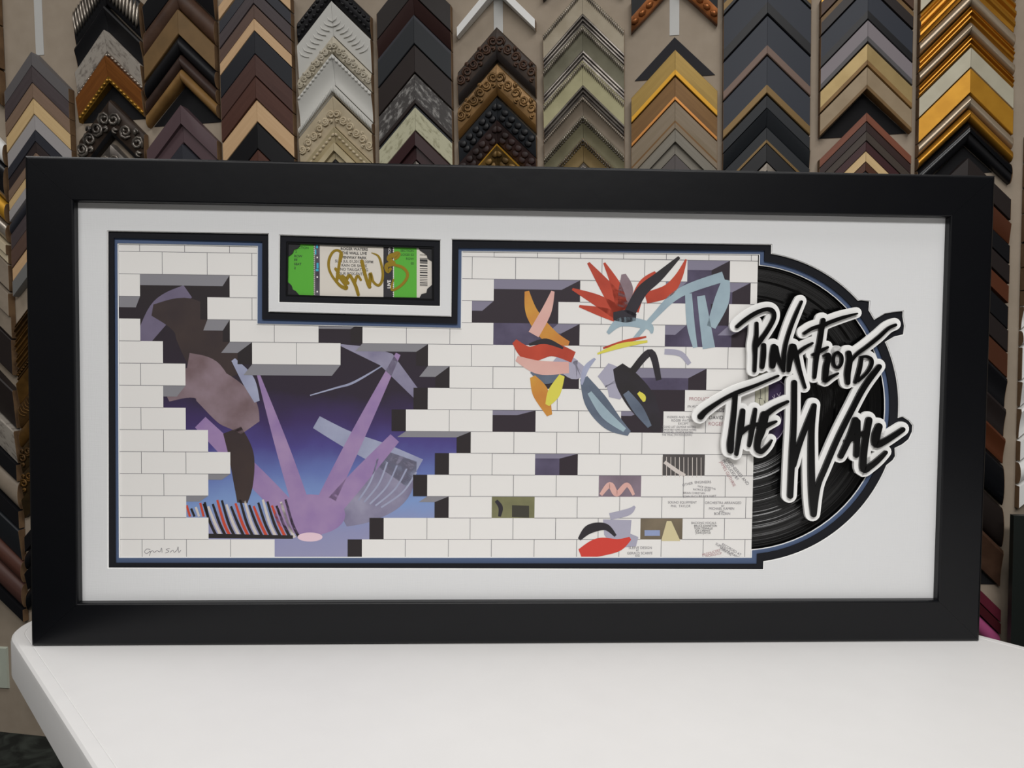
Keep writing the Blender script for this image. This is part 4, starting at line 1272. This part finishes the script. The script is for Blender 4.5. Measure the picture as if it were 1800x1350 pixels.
column('twelfth full column from left', (1617, 1707, 1783), '''
-108 -74 flat silvcream|pale silver corner sample at the top edge
-73 -20 rdg gold|wide ridged gold corner sample
-19 6 rnd champ|champagne rounded corner sample
7 34 rdg gold|ridged gold corner sample
35 57 rnd champ|silvery champagne corner sample
58 81 rdg gold|narrow ridged gold corner sample
82 118 flat silvcream|flat silver-cream corner sample
119 163 flat goldflat|wide flat gold corner sample
164 188 rnd champ|dull champagne rounded corner sample
189 211 rnd gold|rounded gold corner sample
212 249 rnd blackgl lip=.55:1:black:.8|glossy black wide corner sample
249 300 card darkcard|black triangular backing card
276 314 flat blackbr|brown-black corner sample beside frame
319 356 down russet|orange-brown corner sample beside frame
358 391 flat black|plain black corner sample beside frame
393 427 flat blackbr|blackish brown corner sample beside frame
429 461 flat russet|russet brown corner sample beside frame
466 507 flat black|wide black corner sample beside frame
508 548 flat blackbr|warm black corner sample beside frame
549 593 flat brownred|red-brown corner sample beside frame
594 646 scp black|black scooped corner sample beside frame
648 698 scp blackbr|brown-black scooped corner sample beside frame
700 746 scp russet|red-brown scooped corner sample beside frame
748 820 rnd blackgl|glossy black rounded corner sample beside frame
823 894 rnd espresso|espresso glossy corner sample beside frame
897 964 scp umber|brown scooped corner sample beside frame
964 1034 card darkcard|black backing card beside frame
1003 1026 flat wine|burgundy corner sample beside frame
1027 1047 flat dkwine|dark wine-red corner sample beside frame
1048 1082 rnd magenta|magenta pink corner sample above the table''', raw_wood)
column('right-edge column', (1811, 1902, 1982), '''
150 196 flat black|black flat corner sample
200 243 flat umber|dark brown corner sample
246 290 flat black|plain black corner sample
292 342 flat ivory|cream corner sample
345 388 flat black|narrow black corner sample
390 430 flat honey|tan-gold corner sample
431 458 flat black|thin black corner sample
459 500 scp shellwhite|white scooped corner sample
503 530 rnd shellwhite|white rounded corner sample
533 592 flat shellwhite|wide white corner sample
595 640 down shellwhite|white sloping corner sample
644 698 scp shellwhite|white curved corner sample
702 738 flat shellwhite|narrow white corner sample
741 780 rnd shellwhite|white bullnose corner sample
783 824 flat shellwhite|lowest white corner sample''', raw_wood)

# light strips on the bare wall above three columns
for i, (x0, x1, ya, yb_, lab) in enumerate(((61, 75, -40, 97, 'pale vertical mounting strip above the leftmost grey corner samples'),
                                    (868, 884, -40, 60, 'pale vertical mounting strip above the dark brown scroll-carved corner sample'),
                                    (1177, 1194, -40, 62, 'pale vertical mounting strip above the charcoal triangular card'))):
    xm = (x0 + x1) / 2
    s0, z1_ = WP(x0, ya, 0.001); s1, _ = WP(x1, ya, 0.001)
    s0 = WP(x0, 40, 0.001)[0]; s1 = WP(x1, 40, 0.001)[0]
    za, zb = WP(xm, ya, 0.001)[1], WP(xm, yb_, 0.001)[1]
    bm = bmesh.new(); box(bm, s0, s1, -0.0012, 0.0, zb, za)
    o = from_bm('mounting_strip', bm, mat('strip_white', '#c9c9c6', 0.6)); o.matrix_world = wmat(0, 0)
    tag(o, lab, 'strip', 'mounting strips')

# wall plate at the lower left, dark board at the lower right
s1, zt = WP(12, 1138, 0.004); _, zb = WP(12, 1211, 0.004)
plate = empty('wall_plate', wmat(s1 - 0.035, zb))
tag(plate, 'pale green-white wall plate low on the wall at the left edge', 'wall plate')
bm = bmesh.new()
hgt = zt - zb
fr = [bm.verts.new((x, -0.006, z)) for x, z in ((-.033, .003), (.033, .003), (.033, hgt - .003), (-.033, hgt - .003))]
bk = [bm.verts.new((x, 0, z)) for x, z in ((-.035, 0), (.035, 0), (.035, hgt), (-.035, hgt))]
bm.faces.new(fr)
for k in range(4): bm.faces.new((bk[k], bk[(k + 1) % 4], fr[(k + 1) % 4], fr[k]))
bmesh.ops.recalc_face_normals(bm, faces=bm.faces)
from_bm('plate', bm, mat('plate_white', '#c4cbbd', 0.4), plate)
bm = bmesh.new(); box(bm, -.012, .012, -.009, -.005, hgt * .3, hgt * .7)
from_bm('rocker', bm, mat('plate_white', '#c4cbbd', 0.4), plate)
sb, zt = WP(1781, 906, 0.075)
board_e = empty('dark_board', wmat(sb, -sb * math.sin(WT)))
tag(board_e, 'dark green-black board standing against the wall at the right edge', 'board')
bm = bmesh.new(); box(bm, 0, 0.5, -0.078, -0.062, 0.0, zt + sb * math.sin(WT))
from_bm('panel', bm, mat('dark_green_board', '#161d1a', 0.5), board_e)
